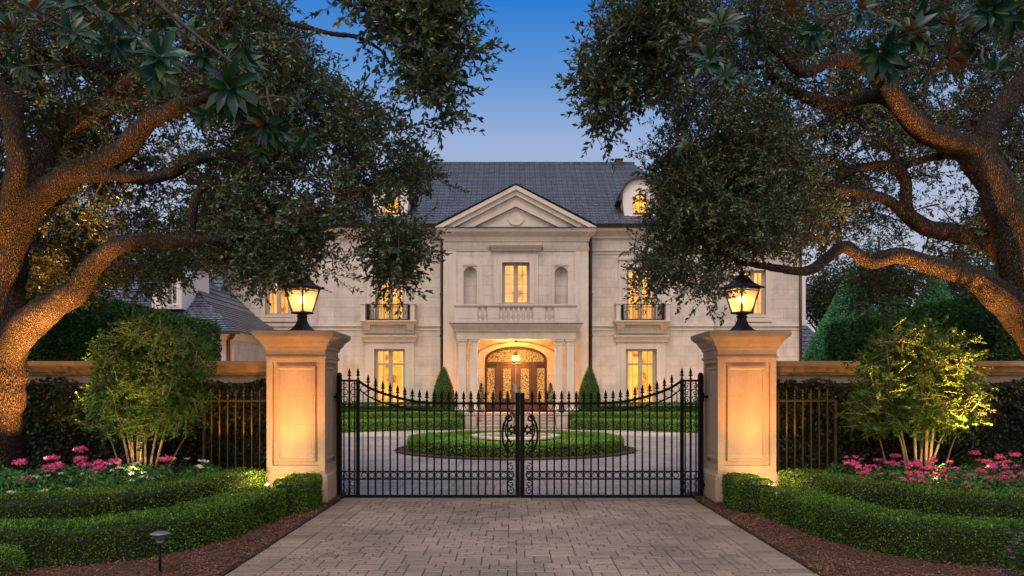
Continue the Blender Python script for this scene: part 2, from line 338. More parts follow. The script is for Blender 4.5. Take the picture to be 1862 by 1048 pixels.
def window(parent, x0, x1, z0, z1, y, cols=2, rows=3, transom=None, bulge=.0, curtain=True, mullion=.13, fr=.10, seed=0):
    g = G(); w = x1 - x0; mx = (x0 + x1) / 2
    g.box(x0, x0 + fr, y, y + .09, z0, z1); g.box(x1 - fr, x1, y, y + .09, z0, z1)
    g.box(x0 + fr, x1 - fr, y, y + .09, z0, z0 + fr); g.box(x0 + fr, x1 - fr, y, y + .09, z1 - fr, z1)
    lo, hi = z0 + fr, z1 - fr
    halves = [(x0 + fr, mx - mullion / 2), (mx + mullion / 2, x1 - fr)] if mullion else [(x0 + fr, x1 - fr)]
    if mullion: g.box(mx - mullion / 2, mx + mullion / 2, y - .01, y + .088, lo, hi)
    bands = [(lo, hi)]
    if transom: bands = [(lo, transom - .05), (transom + .05, hi)]; 
    for a, b in halves:
        if transom: g.box(a, b, y - .01, y + .088, transom - .05, transom + .05)
        for (c, d), nr in zip(bands, [rows, 1] if transom else [rows]):
            g.box(a, a + .035, y + .012, y + .08, c, d); g.box(b - .035, b, y + .012, y + .08, c, d)
            for k in range(1, cols):
                xx = a + .035 + (b - a - .07) * k / cols; g.box(xx - .012, xx + .012, y + .02, y + .07, c, d)
            for k in range(1, nr):
                zz = c + (d - c) * k / nr; g.box(a + .035, b - .035, y + .022, y + .068, zz - .012, zz + .012)
    win = g.build('window', M['frame'], parent)
    q = G(); q.add([(x0 + fr, y + .05, z0 + fr), (x1 - fr, y + .05, z0 + fr), (x1 - fr, y + .05, z1 - fr), (x0 + fr, y + .05, z1 - fr)], [(0, 1, 2, 3)])
    q.build('pane', M['glass'], win)
    q = G(); dd = .75
    V = [(x0, y + .12, z0), (x1, y + .12, z0), (x1, y + .12, z1), (x0, y + .12, z1), (x0 + .002, y + dd, z0), (x1 - .002, y + dd, z0), (x1 - .002, y + dd, z1), (x0 + .002, y + dd, z1)]
    q.add(V, [(4, 5, 6, 7), (0, 4, 7, 3), (1, 2, 6, 5), (3, 7, 6, 2), (0, 1, 5, 4)])
    q.build('lit_room', M['glow'], win)
    if curtain:
        q = G()
        cv = (.30, .22, .36, .27, .33, .19, .30)[seed % 7]
        for sgn, (a, b) in ((1, (x0, x0 + w * cv)), (-1, (x1 - w * (.55 - cv), x1))):
            n = 26; V = []; 
            for i in range(n + 1):
                t = i / n; xx = a + (b - a) * t; yy = y + .24 + .035 * math.sin(t * 20 + seed) + .015 * math.sin(t * 47)
                V += [(xx, yy, z0 + .01), (xx + sgn * .03 * math.sin(3 * t), yy, z1 - .01)]
            q.add(V, [(2 * i, 2 * i + 2, 2 * i + 3, 2 * i + 1) for i in range(n)], 0, True)
        q.build('curtain', M['curtain'], win)
    return win
def surround(g, x0, x1, z0, z1, wd, y, pr, sill=False, bottom=True):
    """stepped stone architrave round an opening"""
    for w_, p_ in ((wd, pr * .55), (wd * .55, pr)):
        a, b, c, d = x0 - w_, x1 + w_, (z0 - w_ if bottom else z0), z1 + w_
        g.box(a, x0, y - p_, y, c, d); g.box(x1, b, y - p_, y, c, d); g.box(x0, x1, y - p_, y, z1, d)
        if bottom: g.box(x0, x1, y - p_, y, c, z0)
s1 = D1 / F; s0 = D0 / F; s2 = D2 / F
def mirror(px): return 2 * 937.5 - px
# --- middle and outer walls
trim = G()
def zz1(py): return Z(py, D1)
wins = []
for sg in (-1, 1):
    g = G(); cxp = 709 if sg < 0 else 1165.5
    a, b = X(cxp - 28, D1), X(cxp + 28, D1)
    lo = (a, b, .65, zz1(635)); up = (a + .04, b - .04, zz1(583), zz1(487))
    xa, xb = (X(579, D1), X(812, D1)) if sg < 0 else (X(1063, D1), X(1297, D1))
    wall_grid(g, xa, xb, 0, zz1(424), D1, .3, [lo, up])
    wins += [(lo, D1, 'lo'), (up, D1, 'up')]
    # return of the middle section to the recessed wing
    xe = xa if sg < 0 else xb
    g.add([(xe, D1, 0), (xe, D2 + .5, 0), (xe, D2 + .5, zz1(424)), (xe, D1, zz1(424))], [(0, 1, 2, 3)])
    wa, wb = (X(404, D2), X(579, D1)) if sg < 0 else (X(1297, D1), X(1455, D2))
    wc = 505 if sg < 0 else 1370
    wo = (X(wc - 22, D2), X(wc + 22, D2), Z(573, D2), Z(492, D2)); ops = [wo]
    wins.append((wo, D2, 'wing'))
    wall_grid(g, wa, wb, 0, Z(446, D2), D2, .3, ops)
    xs = wa if sg < 0 else wb
    g.add([(xs, D2, 0), (xs, D2 + 9, 0), (xs, D2 + 9, Z(446, D2)), (xs, D2, Z(446, D2))], [(0, 1, 2, 3)])
    # trims on wing
    surround(trim, *wo, .22, D2, .07)
    trim.box(wo[0] - .3, wo[1] + .3, D2 - .12, D2, wo[2] - .34, wo[2] - .22)
    zc = Z(446, D2); x0_, x1_ = (wa - .05, wb) if sg < 0 else (wa, wb + .05)
    ex = -1 if sg < 0 else 0; ex2 = 1 if sg > 0 else 0
    trim.loft([(x0_ + .06 * ex, x1_ + .06 * ex2, D2 - .06, D2 + 9, zc - .1), (x0_ + .10 * ex, x1_ + .1 * ex2, D2 - .12, D2 + 9, zc), (x0_ + .35 * ex, x1_ + .35 * ex2, D2 - .38, D2 + 9, zc + .22), (x0_ + .35 * ex, x1_ + .35 * ex2, D2 - .38, D2 + 9, zc + .30)])
    for zb, t_, p_ in ((Z(458, D2), .09, .06), (Z(588, D2), .16, .07), (Z(598, D2), .05, .04)): trim.box(x0_, x1_, D2 - p_, D2, zb - t_, zb)
    trim.box(x0_, x1_, D2 - .1, D2, 0, .62)
    # trims on middle section
    xm0, xm1 = xa, xb
    zc = zz1(430); e0 = (-.0 if sg > 0 else -.35); e1 = (.35 if sg > 0 else 0)
    trim.loft([(xm0 + e0 * .3, xm1 + e1 * .3, D1 - .10, D1 + .4, zc - .12), (xm0 + e0 * .4, xm1 + e1 * .4, D1 - .14, D1 + .4, zc), (xm0 + e0, xm1 + e1, D1 - .42, D1 + .4, zc + .2), (xm0 + e0, xm1 + e1, D1 - .46, D1 + .4, zc + .34)])
    for zb, t_, p_ in ((zz1(453), .1, .07), (zz1(461), .04, .04), (zz1(588), .16, .07), (zz1(599), .05, .04)): 
        trim.box(xm0, a - .5 if zb < 6 else xm1, D1 - p_, D1, zb - t_, zb)
        if zb < 6: trim.box(b + .5, xm1, D1 - p_, D1, zb - t_, zb)
    trim.box(xm0, xm1, D1 - .1, D1, 0, .62)
    # lower window surround + hood
    surround(trim, *lo, .42, D1, .10, bottom=False)
    trim.loft([(a - .52, b + .52, D1 - .16, D1, zz1(622)), (a - .52, b + .52, D1 - .18, D1, zz1(619)), (a - .60, b + .60, D1 - .32, D1, zz1(613)), (a - .60, b + .60, D1 - .34, D1, zz1(610))])
    trim.box(a - .1, b + .1, D1 - .14, D1 + .3, .55, .65)
    # balcony slab with corbels
    trim.box(a - .45, b + .45, D1 - .20, D1, zz1(607), zz1(592))
    for q0, q1 in ((a - .48, a - .12), (b + .12, b + .48)): trim.loft([(q0 + .05, q1 - .05, D1 - .32, D1, zz1(602)), (q0, q1, D1 - .55, D1, zz1(592))])
    trim.loft([(a - .50, b + .50, D1 - .55, D1, zz1(592)), (a - .50, b + .50, D1 - .58, D1, zz1(590)), (a - .62, b + .62, D1 - .74, D1, zz1(587)), (a - .62, b + .62, D1 - .74, D1, zz1(585))])
    for q0, q1 in ((a - .52, a - .33), (b + .33, b + .52)):
        trim.box(q0, q1, D1 - .62, D1 - .01, zz1(585), zz1(556)); trim.box(q0 - .04, q1 + .04, D1 - .66, D1 - .01, zz1(556), zz1(553.5))
    surround(trim, *up, .36, D1, .09, bottom=False)
    g.build('wall', M['wall'], house)
    trim.box(up[0] - .42, up[1] + .42, D1 - .13, D1, up[3] + .36, up[3] + .43)
# --- windows
for i, (o, dd, kd) in enumerate(wins):
    if kd == 'lo': window(house, o[0] + .003, o[1] - .003, o[2] + .003, o[3] - .003, dd + .18, 2, 4, transom=o[3] - .72, seed=i)
    elif kd == 'up': window(house, o[0] + .003, o[1] - .003, o[2] + .003, o[3] - .003, dd + .18, 2, 4, seed=i)
    else: window(house, o[0] + .003, o[1] - .003, o[2] + .003, o[3] - .003, dd + .16, 2, 4, seed=i)
# --- centre block
g = G(); cx0, cx1 = X(806, D0), X(1070, D0)
cw = (X(913, D0), X(963, D0), Z(553, D0), Z(478, D0))
ni = [(X(843 + k, D0), X(867 + k, D0), Z(553, D0), Z(484, D0)) for k in (0, 165.5)]
door_o = (X(881, D0), X(995, D0), .63, Z(629, D0))
ztop = Z(431, D0)
wall_grid(g, cx0, cx1, 0, ztop, D0, .35, [cw, *ni, door_o])
for xe in (cx0, cx1): g.add([(xe, D0, 0), (xe, D1, 0), (xe, D1, ztop), (xe, D0, ztop)], [(0, 1, 2, 3)])
def arch_pts(cx, hw, zb, zs, rise, n=20):
    pts = [(cx - hw, zb)] + [(cx - hw * math.cos(math.pi * k / n), zs + rise * math.sin(math.pi * k / n)) for k in range(n + 1)] + [(cx + hw, zb)]
    return pts
def arch_fill(g, x0, x1, z0, z1, ins, zs, rise, y0, y1, mi=0):
    cx = (x0 + x1) / 2; hw = (x1 - x0) / 2 - ins; a = arch_pts(cx, hw, z0, zs, rise)
    pts = [(x0, z0), (x0, z1), (x1, z1), (x1, z0)] + a[::-1]
    g.prism(pts, y0, y1, mi)
for o in ni:
    hw = (o[1] - o[0]) / 2
    arch_fill(g, *o, .002, o[3] - hw - .03, hw - .01, D0 - .005, D0 + .3)
    c = (o[0] + o[1]) / 2; V = []; n = 12; Fc = []
    for k in range(n + 1):
        t = math.pi * k / n; V += [(c - hw * math.cos(t), D0 + .02 + .3 * math.sin(t), o[2]), (c - hw * math.cos(t), D0 + .02 + .3 * math.sin(t), o[3])]
    g.add(V, [(2 * i, 2 * i + 2, 2 * i + 3, 2 * i + 1) for i in range(n)], 0, True)
    g.add([(o[0], D0, o[2]), (o[1], D0, o[2]), (o[1], D0 + .35, o[2]), (o[0], D0 + .35, o[2])], [(0, 1, 2, 3)])
    trim.box(c - hw - .08, c + hw + .08, D0 - .05, D0, Z(483.5, D0), Z(481.5, D0))
    for w_ in (.27,): surround(trim, o[0], o[1], o[2], o[3] + .08, w_, D0, .035, bottom=False)
arch_fill(g, *door_o, .002, Z(654, D0), Z(629, D0) - Z(654, D0) - .02, D0 - .005, D0 + .35)
g.build('wall', M['wall'], house)
window(house, cw[0] + .003, cw[1] - .003, cw[2] + .003, cw[3] - .003, D0 + .2, 2, 4, mullion=.14, seed=9)
surround(trim, *cw, .40, D0, .12, bottom=False)
trim.loft([(cw[0] - .5, cw[1] + .5, D0 - .16, D0, Z(457, D0)), (cw[0] - .52, cw[1] + .52, D0 - .20, D0, Z(455, D0)), (cw[0] - .62, cw[1] + .62, D0 - .38, D0, Z(449, D0)), (cw[0] - .62, cw[1] + .62, D0 - .4, D0, Z(446, D0))])
for a, b in ((cx0 - .02, cw[0] - .64), (cw[1] + .64, cx1 + .02)): trim.loft([(a, b, D0 - .04, D0, Z(457, D0)), (a, b, D0 - .10, D0, Z(451, D0)), (a, b, D0 - .12, D0, Z(449, D0))])
for a in (cx0, cx1 - .62): trim.box(a, a + .62, D0 - .03, D0, .6, Z(457, D0))
trim.box(cx0 - .04, cx0 + 1.0, D0 - .1, D0, 0, .62); trim.box(cx1 - 1.0, cx1 + .04, D0 - .1, D0, 0, .62)
# entablature of the block + pediment
dp = 35.8; zb = Z(431, D0)
trim.loft([(cx0 - .03, cx1 + .03, D0 - .05, D1, zb - .22), (cx0 - .08, cx1 + .08, D0 - .10, D1, zb - .02), (cx0 - .10, cx1 + .10, D0 - .12, D1, zb), (cx0 - .30, cx1 + .30, D0 - .40, D1, Z(421, dp)), (cx0 - .32, cx1 + .32, D0 - .42, D1, Z(414, dp))])
pm = X(938, dp)
def tri(apex, half, base): return [(pm - half * dp / F, Z(base, dp)), (pm, Z(apex, dp)), (pm + half * dp / F, Z(base, dp))]
ped = G()
ped.ring(tri(338, 147, 413.8), tri(346, 131, 413.8), dp - .14, D0 + .1); ped.ring(tri(345.8, 131.5, 413.8), tri(355, 113, 413.8), dp - .02, D0 + .1)
ped.ring(tri(354.8, 113.5, 413.8), tri(374, 82, 413.8), dp + .14, D0 + .1); ped.prism(tri(373, 84, 413.8), dp + .32, D0 + .12)
n = 28; ccx, ccz = pm, Z(395, dp + .3)
ped.ring([(ccx + .40 * math.cos(2 * math.pi * k / n), ccz + .40 * math.sin(2 * math.pi * k / n)) for k in range(n)], [(ccx + .34 * math.cos(2 * math.pi * k / n), ccz + .34 * math.sin(2 * math.pi * k / n)) for k in range(n)], dp + .27, dp + .33)
ped.build('pediment', M['trim'], house)
# --- roofs of lapped slate courses
def slate_face(g, e0, e1, r0, r1, n, lap=.035, sag=None):
    e0, e1, r0, r1 = map(lambda v: np.array(v, float), (e0, e1, r0, r1))
    nrm = np.cross(e1 - e0, r0 - e0); nrm /= np.linalg.norm(nrm)
    if nrm[2] < 0: nrm = -nrm
    for k in range(n):
        a, b = k / n, (k + 1) / n
        p0, p1 = e0 + (r0 - e0) * a, e1 + (r1 - e1) * a; q0, q1 = e0 + (r0 - e0) * b, e1 + (r1 - e1) * b
        g.add([p0 + nrm * lap, p1 + nrm * lap, q1 + nrm * .004, q0 + nrm * .004, p0, p1], [(0, 1, 2, 3), (4, 5, 1, 0)])
roof = G(); ze = zz1(416) + .12; zr = Z(298, 43.6); ex0, ex1 = HX - 9.75, HX + 9.75; rx0, rx1 = HX - 6.65, HX + 6.65; yb = 50.6
ef = 36.5
slate_face(roof, (ex0, ef, ze), (ex1, ef, ze), (rx0, 43.6, zr), (rx1, 43.6, zr), 41)
slate_face(roof, (ex1, ef, ze), (ex1, yb, ze), (rx1, 43.6, zr), (rx1, 43.6, zr), 30)
slate_face(roof, (ex0, yb, ze), (ex0, ef, ze), (rx0, 43.6, zr), (rx0, 43.6, zr), 30)
slate_face(roof, (ex1, yb, ze), (ex0, yb, ze), (rx1, 43.6, zr), (rx0, 43.6, zr), 30)
roof.box(rx0 - .1, rx1 + .1, 43.5, 43.7, zr - .02, zr + .08)
# pediment roof
pa = Z(338, dp) + .05; pb = Z(413.8, dp) + .05; ph = 147 * dp / F + .05
slate_face(roof, (pm + ph, dp - .2, pb), (pm + ph, 40.5, pb), (pm, dp - .2, pa), (pm, 40.5, pa), 12)
slate_face(roof, (pm - ph, 40.5, pb), (pm - ph, dp - .2, pb), (pm, 40.5, pa), (pm, dp - .2, pa), 12)
# outer wing roofs
for sg in (-1, 1):
    wo_ = X(404, D2) - .35 if sg < 0 else X(1455, D2) + .35; wi_ = X(600, D2) if sg < 0 else X(1276, D2)
    z0_ = Z(446, D2) + .32; z1_ = z0_ + 1.9; yr = D2 + 3.2
    ri = wo_ - sg * 2.6
    A_, B_ = ((wo_, D2 - .4, z0_), (wi_, D2 - .4, z0_)) if sg < 0 else ((wi_, D2 - .4, z0_), (wo_, D2 - .4, z0_))
    Ra, Rb = ((ri, yr, z1_), (wi_, yr, z1_)) if sg < 0 else ((wi_, yr, z1_), (ri, yr, z1_))
    slate_face(roof, A_, B_, Ra, Rb, 11)
    slate_face(roof, (wo_, D2 - .4, z0_), (wo_, D2 + 7.2, z0_), (ri, yr, z1_), (ri, yr, z1_), 11)
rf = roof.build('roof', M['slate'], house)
ch = G(); ch.box(X(1119, 43.6), X(1131, 43.6), 43.3, 43.9, zr - .3, Z(293, 43.6)); ch.box(X(1117.5, 43.6), X(1132.5, 43.6), 43.25, 43.95, Z(293, 43.6), Z(291.5, 43.6)); ch.build('vent', M['gutter'], rf)
# gutter + downspouts
for a, b in ((HX - 9.8, cx0 - .38), (cx1 + .38, HX + 9.8)): gt = G(); gt.loft([(a, b, D1 - .52, D1 - .3, zz1(418)), (a, b, D1 - .62, D1 - .3, zz1(415)), (a, b, D1 - .66, D1 - .3, zz1(411.5))]); gt.build('gutter', M['gutter'], house)
for sg, px0, px1, dd in ((-1, 396, 579, D2), (1, 1297, 1463, D2)): gt = G(); gt.loft([(X(px0, dd), X(px1, dd), dd - .42, dd - .2, Z(438.5, dd)), (X(px0, dd), X(px1, dd), dd - .55, dd - .2, Z(434, dd))]); gt.build('gutter', M['gutter'], house)
for px in (804, 1073.5):
    q = G(); x = X(px, D1 - .15); sgn = -1 if px < 938 else 1
    q.tube([(x - sgn * .12, D1 - .5, zz1(418)), (x - sgn * .10, D1 - .42, zz1(424)), (x, D1 - .16, zz1(436)), (x, D1 - .15, zz1(444)), (x, D1 - .15, .1)], .085, 10)
    for z in (8.2, 6.2, 4.2, 2.2): q.lathe(x, D1 - .15, [(.10, z), (.11, z + .02), (.11, z + .08), (.10, z + .1)], 10)
    q.build('downspout', M['gutter'], house)
for px, dd in ((1455.8, D2 - .08),):
    q = G(); q.tube([(X(px, dd), dd, .1), (X(px, dd), dd, Z(440, dd))], .07, 8); q.build('downspout', M['gutter'], house)
# --- dormers
for cpx in (711, 1164):
    c = X(cpx, 37.3); k_ = 37.3 / F; zb_, zs_ = Z(404, 37.3), Z(361, 37.3); g = G()
    def out(hw, rise, hb, zb0=0): 
        a = arch_pts(c, hw, zb_ + zb0, zs_, rise, 24); a[0] = (c - hb, zb_ + zb0); a[-1] = (c + hb, zb_ + zb0); return a
    O = out(33 * k_, 34 * k_, 27 * k_); I_ = arch_pts(c, 13.5 * k_, zb_ + .32, Z(366, 37.3), 13.5 * k_, 24)
    g.ring(O, I_, 37.3, 37.52)
    g.prism(out(33 * k_ - .005, 34 * k_, 27 * k_), 37.85, 41.8)
    g.ring(O, [(x * .0 + (c + (x - c) * .93), zs_ + (z - zs_) * .93 if z > zs_ else z) for x, z in O], 37.24, 37.31)
    g.ring(arch_pts(c, 17 * k_, zb_ + .30, Z(366, 37.3), 17 * k_, 24), I_, 37.25, 37.31)
    g.box(c - 20 * k_, c + 20 * k_, 37.2, 37.3, zb_ + .22, zb_ + .32)
    dm = g.build('dormer', M['white'], house)
    h = G(); h.ring(arch_pts(c, 37 * k_, Z(364, 37.3), zs_, 39 * k_, 24), arch_pts(c, 33 * k_, Z(364, 37.3), zs_, 34 * k_, 24), 37.12, 41.8, closed=False)
    h.box(c - 42 * k_, c - 33 * k_, 37.12, 38.6, Z(366, 37.3), Z(364, 37.3)); h.box(c + 33 * k_, c + 42 * k_, 37.12, 38.6, Z(366, 37.3), Z(364, 37.3))
    h.build('dormer_hood', M['gutter'], dm)
    w = G(); J = arch_pts(c, 13.5 * k_ - .05, zb_ + .37, Z(366, 37.3), 13.5 * k_ - .05, 24); w.ring(I_, J, 37.4, 37.47)
    w.box(c - .018, c + .018, 37.41, 37.46, zb_ + .33, Z(354, 37.3)); w.box(c - 13 * k_, c + 13 * k_, 37.41, 37.46, Z(379, 37.3) - .018, Z(379, 37.3) + .018); w.box(c - 13 * k_, c + 13 * k_, 37.41, 37.46, Z(366, 37.3) - .015, Z(366, 37.3) + .015)
    w.build('window', M['frame'], dm)
    e = G(); e.add([(x, 37.6, z) for x, z in I_], [tuple(range(len(I_)))]); e.build('lit_room', M['glow2'] if 'glow2' in M else M['glow'], dm)
# --- iron balconies
for cpx in (705, 1170):
    g = G(); a, b = X(cpx - 37, D1 - .65), X(cpx + 37, D1 - .65); y = D1 - .66; z0, z1 = Z(583, D1 - .65), Z(553, D1 - .65)
    g.box(a, b, y - .02, y + .02, z1 - .035, z1); g.box(a, b, y - .012, y + .012, z1 - .16, z1 - .135); g.box(a, b, y - .015, y + .015, z0 + .03, z0 + .06)
    for x in (a, b): g.box(x - .02, x + .02, y - .02, y + .64, z1 - .035, z1 - .001); g.box(x - .018, x + .018, y + .022, y + .6, z0 + .031, z0 + .059)
    n = 26
    for k in range(n + 1): x = a + (b - a) * k / n; w_ = .03 if k in (0, n) else .009; g.box(x - w_, x + w_, y - w_, y + w_, z0, z1 - .036)
    for k in range(1, 5):
        for x in (a, b): g.box(x - .009, x + .009, y + .13 * k - .009, y + .13 * k + .009, z0, z1 - .036)
    for sx, side in ((a + .2, 1), (b - .2, -1), ((a + b) / 2, 1), ((a + b) / 2, -1)):
        pts = []
        for t in np.linspace(0, 1, 22):
            an = t * 4.6; r_ = .13 * (1 - t * .75); pts.append((sx + side * (r_ * math.cos(an) - .02), y - .03, z0 + .34 + r_ * 1.5 * math.sin(an)))
        g.tube(pts, .014, 5)
    g.build('balcony_railing', M['iron'], house)
# --- portico
pf = 34.6
pg = G(); x0, x1 = X(829, pf), X(1048, pf)
pg.box(x0, x1, pf, D0, 0, .50); pg.loft([(x0 - .04, x1 + .04, pf - .04, D0, .50), (x0 - .08, x1 + .08, pf - .08, D0, .56), (x0 - .08, x1 + .08, pf - .08, D0, .63)])
sx0, sx1 = X(869, 33.8), X(1009, 33.8)
for k in range(5): pg.box(sx0, sx1, 33.05 + k * .33, pf - .09, .126 * k if k else 0, .126 * (k + 1) - .001) if k < 4 else None
for k in range(5): pg.box(sx0 - .012, sx1 + .012, 33.02 + k * .33, 33.30 + k * .33, .126 * (k + 1) - .035, .126 * (k + 1) + .003) if k < 4 else None
stp = pg.build('porch_steps', M['step'], house)
pc = G(); zs = Z(617, pf)
pc.loft([(x0 + .02, x1 - .02, pf + .02, D0, zs), (x0 + .02, x1 - .02, pf + .02, D0, zs + .02), (x0 + .02, x1 - .02, pf + .02, D0, Z(604, pf)), (x0 - .06, x1 + .06, pf - .06, D0, Z(603, pf)), (x0 - .08, x1 + .08, pf - .1, D0, Z(600, pf)), (x0 - .24, x1 + .24, pf - .28, D0, Z(592, pf)), (x0 - .26, x1 + .26, pf - .3, D0, Z(590, pf))])
pc.build('entablature', M['trim'], house)
q = G(); q.box(x0 - .28, x1 + .28, pf - .32, D0 - .02, Z(590, pf) + .002, Z(588.6, pf)); q.build('flashing', M['gutter'], house)
for a, b in ((833, 848), (855, 868.5), (1009.5, 1023.5), (1030, 1044)):
    q = G(); xa, xb = X(a, pf), X(b, pf); w = xb - xa
    q.loft([(xa - .05, xb + .05, pf + .05, pf + w + .15, .631), (xa - .05, xb + .05, pf + .05, pf + w + .15, .80), (xa, xb, pf + .1, pf + .1 + w, .86), (xa + .01, xb - .01, pf + .11, pf + .09 + w, zs - .30), (xa, xb, pf + .1, pf + .1 + w, zs - .26), (xa, xb, pf + .1, pf + .1 + w, zs - .16), (xa - .05, xb + .05, pf + .05, pf + w + .15, zs - .08), (xa - .05, xb + .05, pf + .05, pf + w + .15, zs - .001)])
    q.build('column', M['trim'], house)
for a, b in ((847, 867), (1011, 1031)):
    q = G(); xa, xb = X(a, 33.6), X(b, 33.6)
    q.loft([(xa, xb, 33.2, pf - .1, 0), (xa, xb, 33.2, pf - .1, .55), (xa - .04, xb + .04, 33.15, pf - .09, .6), (xa - .04, xb + .04, 33.15, pf - .09, .68)]); q.build('step_pier', M['step'], house)
# balustrade
bs = G(); yb0 = pf + .05; zb0 = Z(588.6, pf) + .001; zt = Z(553, pf); bx0, bx1 = X(827, pf), X(1048, pf)
bs.box(bx0, bx1, yb0 - .02, yb0 + .26, zb0, zb0 + .14); bs.loft([(bx0 - .03, bx1 + .03, yb0 - .04, yb0 + .28, zt - .12), (bx0 - .05, bx1 + .05, yb0 - .07, yb0 + .31, zt - .06), (bx0 - .05, bx1 + .05, yb0 - .07, yb0 + .31, zt)])
segs = [(827, 868, 0), (868, 887, 1), (887, 907, 0), (907, 970, 1), (970, 990, 0), (990, 1009, 1), (1009, 1048, 0)]
for a, b, op in segs:
    if not op: bs.box(X(a, pf), X(b, pf), yb0, yb0 + .24, zb0 + .14, zt - .12); bs.box(X(a, pf) + .12, X(b, pf) - .12, yb0 - .012, yb0, zb0 + .22, zt - .20)
for x in (bx0, bx1 - .24): bs.box(x, x + .24, yb0 + .24, D0, zb0 + .14, zt - .12); bs.box(x - .02, x + .26, yb0 + .26, D0, zt - .119, zt - .002)
bl = bs.build('balustrade', M['trim'], house)
hh = zt - .12 - zb0 - .14
for a, b, op in segs:
    if op:
        n = max(2, round((b - a) / 9.0))
        for k in range(n):
            q = G(); c = X(a + (b - a) * (k + .5) / n, pf); z = zb0 + .14
            q.lathe(c, yb0 + .12, [(.075, z), (.075, z + .05), (.04, z + .08), (.05, z + hh * .2), (.085, z + hh * .38), (.07, z + hh * .52), (.035, z + hh * .75), (.045, z + hh * .84), (.075, z + hh * .9), (.075, z + hh)], 12)
            q.build('baluster', M['trim'], bl)
trim.build('stone_trim', M['trim'], house)
# --- porch back wall arch moulding, door
dg = G(); dw0, dw1 = door_o[0] + .02, door_o[1] - .02; dc = (dw0 + dw1) / 2; hw = (dw1 - dw0) / 2; yd = D0 + .14; ztr = Z(658, D0)
def darch(ins, zb_): return arch_pts(dc, hw - ins, zb_, Z(654, D0), Z(629, D0) - Z(654, D0) - .03 - ins, 24)
dg.ring(darch(0, ztr), darch(.13, ztr), yd - .06, yd + .1, closed=False)
dg.box(dw0, dw1, yd - .08, yd + .1, ztr - .13, ztr)
posts = [(881.5, 885.5), (899, 904), (972, 977), (990.5, 994.5)]
for a, b in posts: dg.box(X(a, D0), X(b, D0), yd - .05, yd + .1, .631, ztr - .131)
for a, b in ((885.5, 899), (977, 990.5)): dg.box(X(a, D0), X(b, D0), yd, yd + .06, .631, 1.05); dg.box(X(a, D0), X(b, D0), yd, yd + .06, ztr - .30, ztr - .131)
def wood():
    m, nt, b = mat('mahogany', .6, (.10, .028, .010)); g_ = nd(nt, 'ShaderNodeNewGeometry'); mp = nd(nt, 'ShaderNodeMapping'); mp.inputs['Scale'].default_value = (14, 14, 1); lk(nt, g_.outputs['Position'], mp.inputs['Vector'])
    n_ = nd(nt, 'ShaderNodeTexNoise', Scale=2.0, Detail=5.0); lk(nt, mp.outputs[0], n_.inputs['Vector']); lk(nt, ramp(nt, n_.outputs['Fac'], [(.3, (.018, .006, .003)), (.7, (.055, .02, .009))]).outputs[0], b.inputs['Base Color']); return m
M['wood'] = wood()
dfr = dg.build('door_frame', M['wood'], house)
def lead_mat():
    m, nt, e = emit_mat('leaded_glass', (1, .6, .2), 1.0); g_ = nd(nt, 'ShaderNodeNewGeometry')
    mp = nd(nt, 'ShaderNodeMapping'); mp.inputs['Scale'].default_value = (1, 0, .8); lk(nt, g_.outputs['Position'], mp.inputs['Vector'])
    v = nd(nt, 'ShaderNodeTexVoronoi', Scale=21.0, feature='DISTANCE_TO_EDGE'); lk(nt, mp.outputs[0], v.inputs['Vector'])
    v2 = nd(nt, 'ShaderNodeTexVoronoi', Scale=21.0); lk(nt, mp.outputs[0], v2.inputs['Vector'])
    st = ramp(nt, v.outputs['Distance'], [(.08, (0, 0, 0)), (.16, (1, 1, 1))])
    c = mixc(nt, v2.outputs['Color'], (1.0, .33, .03), (1.0, .60, .14)); lk(nt, c, e.inputs[0])
    mu = nd(nt, 'ShaderNodeMath', operation='MULTIPLY'); lk(nt, st.outputs[0], mu.inputs[0]); mu.inputs[1].default_value = .48; lk(nt, mu.outputs[0], e.inputs[1])
    d = nd(nt, 'ShaderNodeBsdfPrincipled'); d.inputs['Base Color'].default_value = (.02, .012, .008, 1); ad = nd(nt, 'ShaderNodeAddShader')
    lk(nt, e.outputs[0], ad.inputs[0]); lk(nt, d.outputs[0], ad.inputs[1]); lk(nt, ad.outputs[0], nt.nodes['Material Output'].inputs['Surface']); return m
M['lead'] = lead_mat()
q = G(); pts = darch(.12, ztr); q.add([(x, yd + .04, z) for x, z in pts], [tuple(range(len(pts)))]); q.build('fanlight', M['lead'], dfr)
for a, b in ((885.5, 899), (977, 990.5)):
    q = G(); q.box(X(a, D0), X(b, D0), yd + .03, yd + .04, 1.05, ztr - .30); q.build('sidelight', M['lead'], dfr)
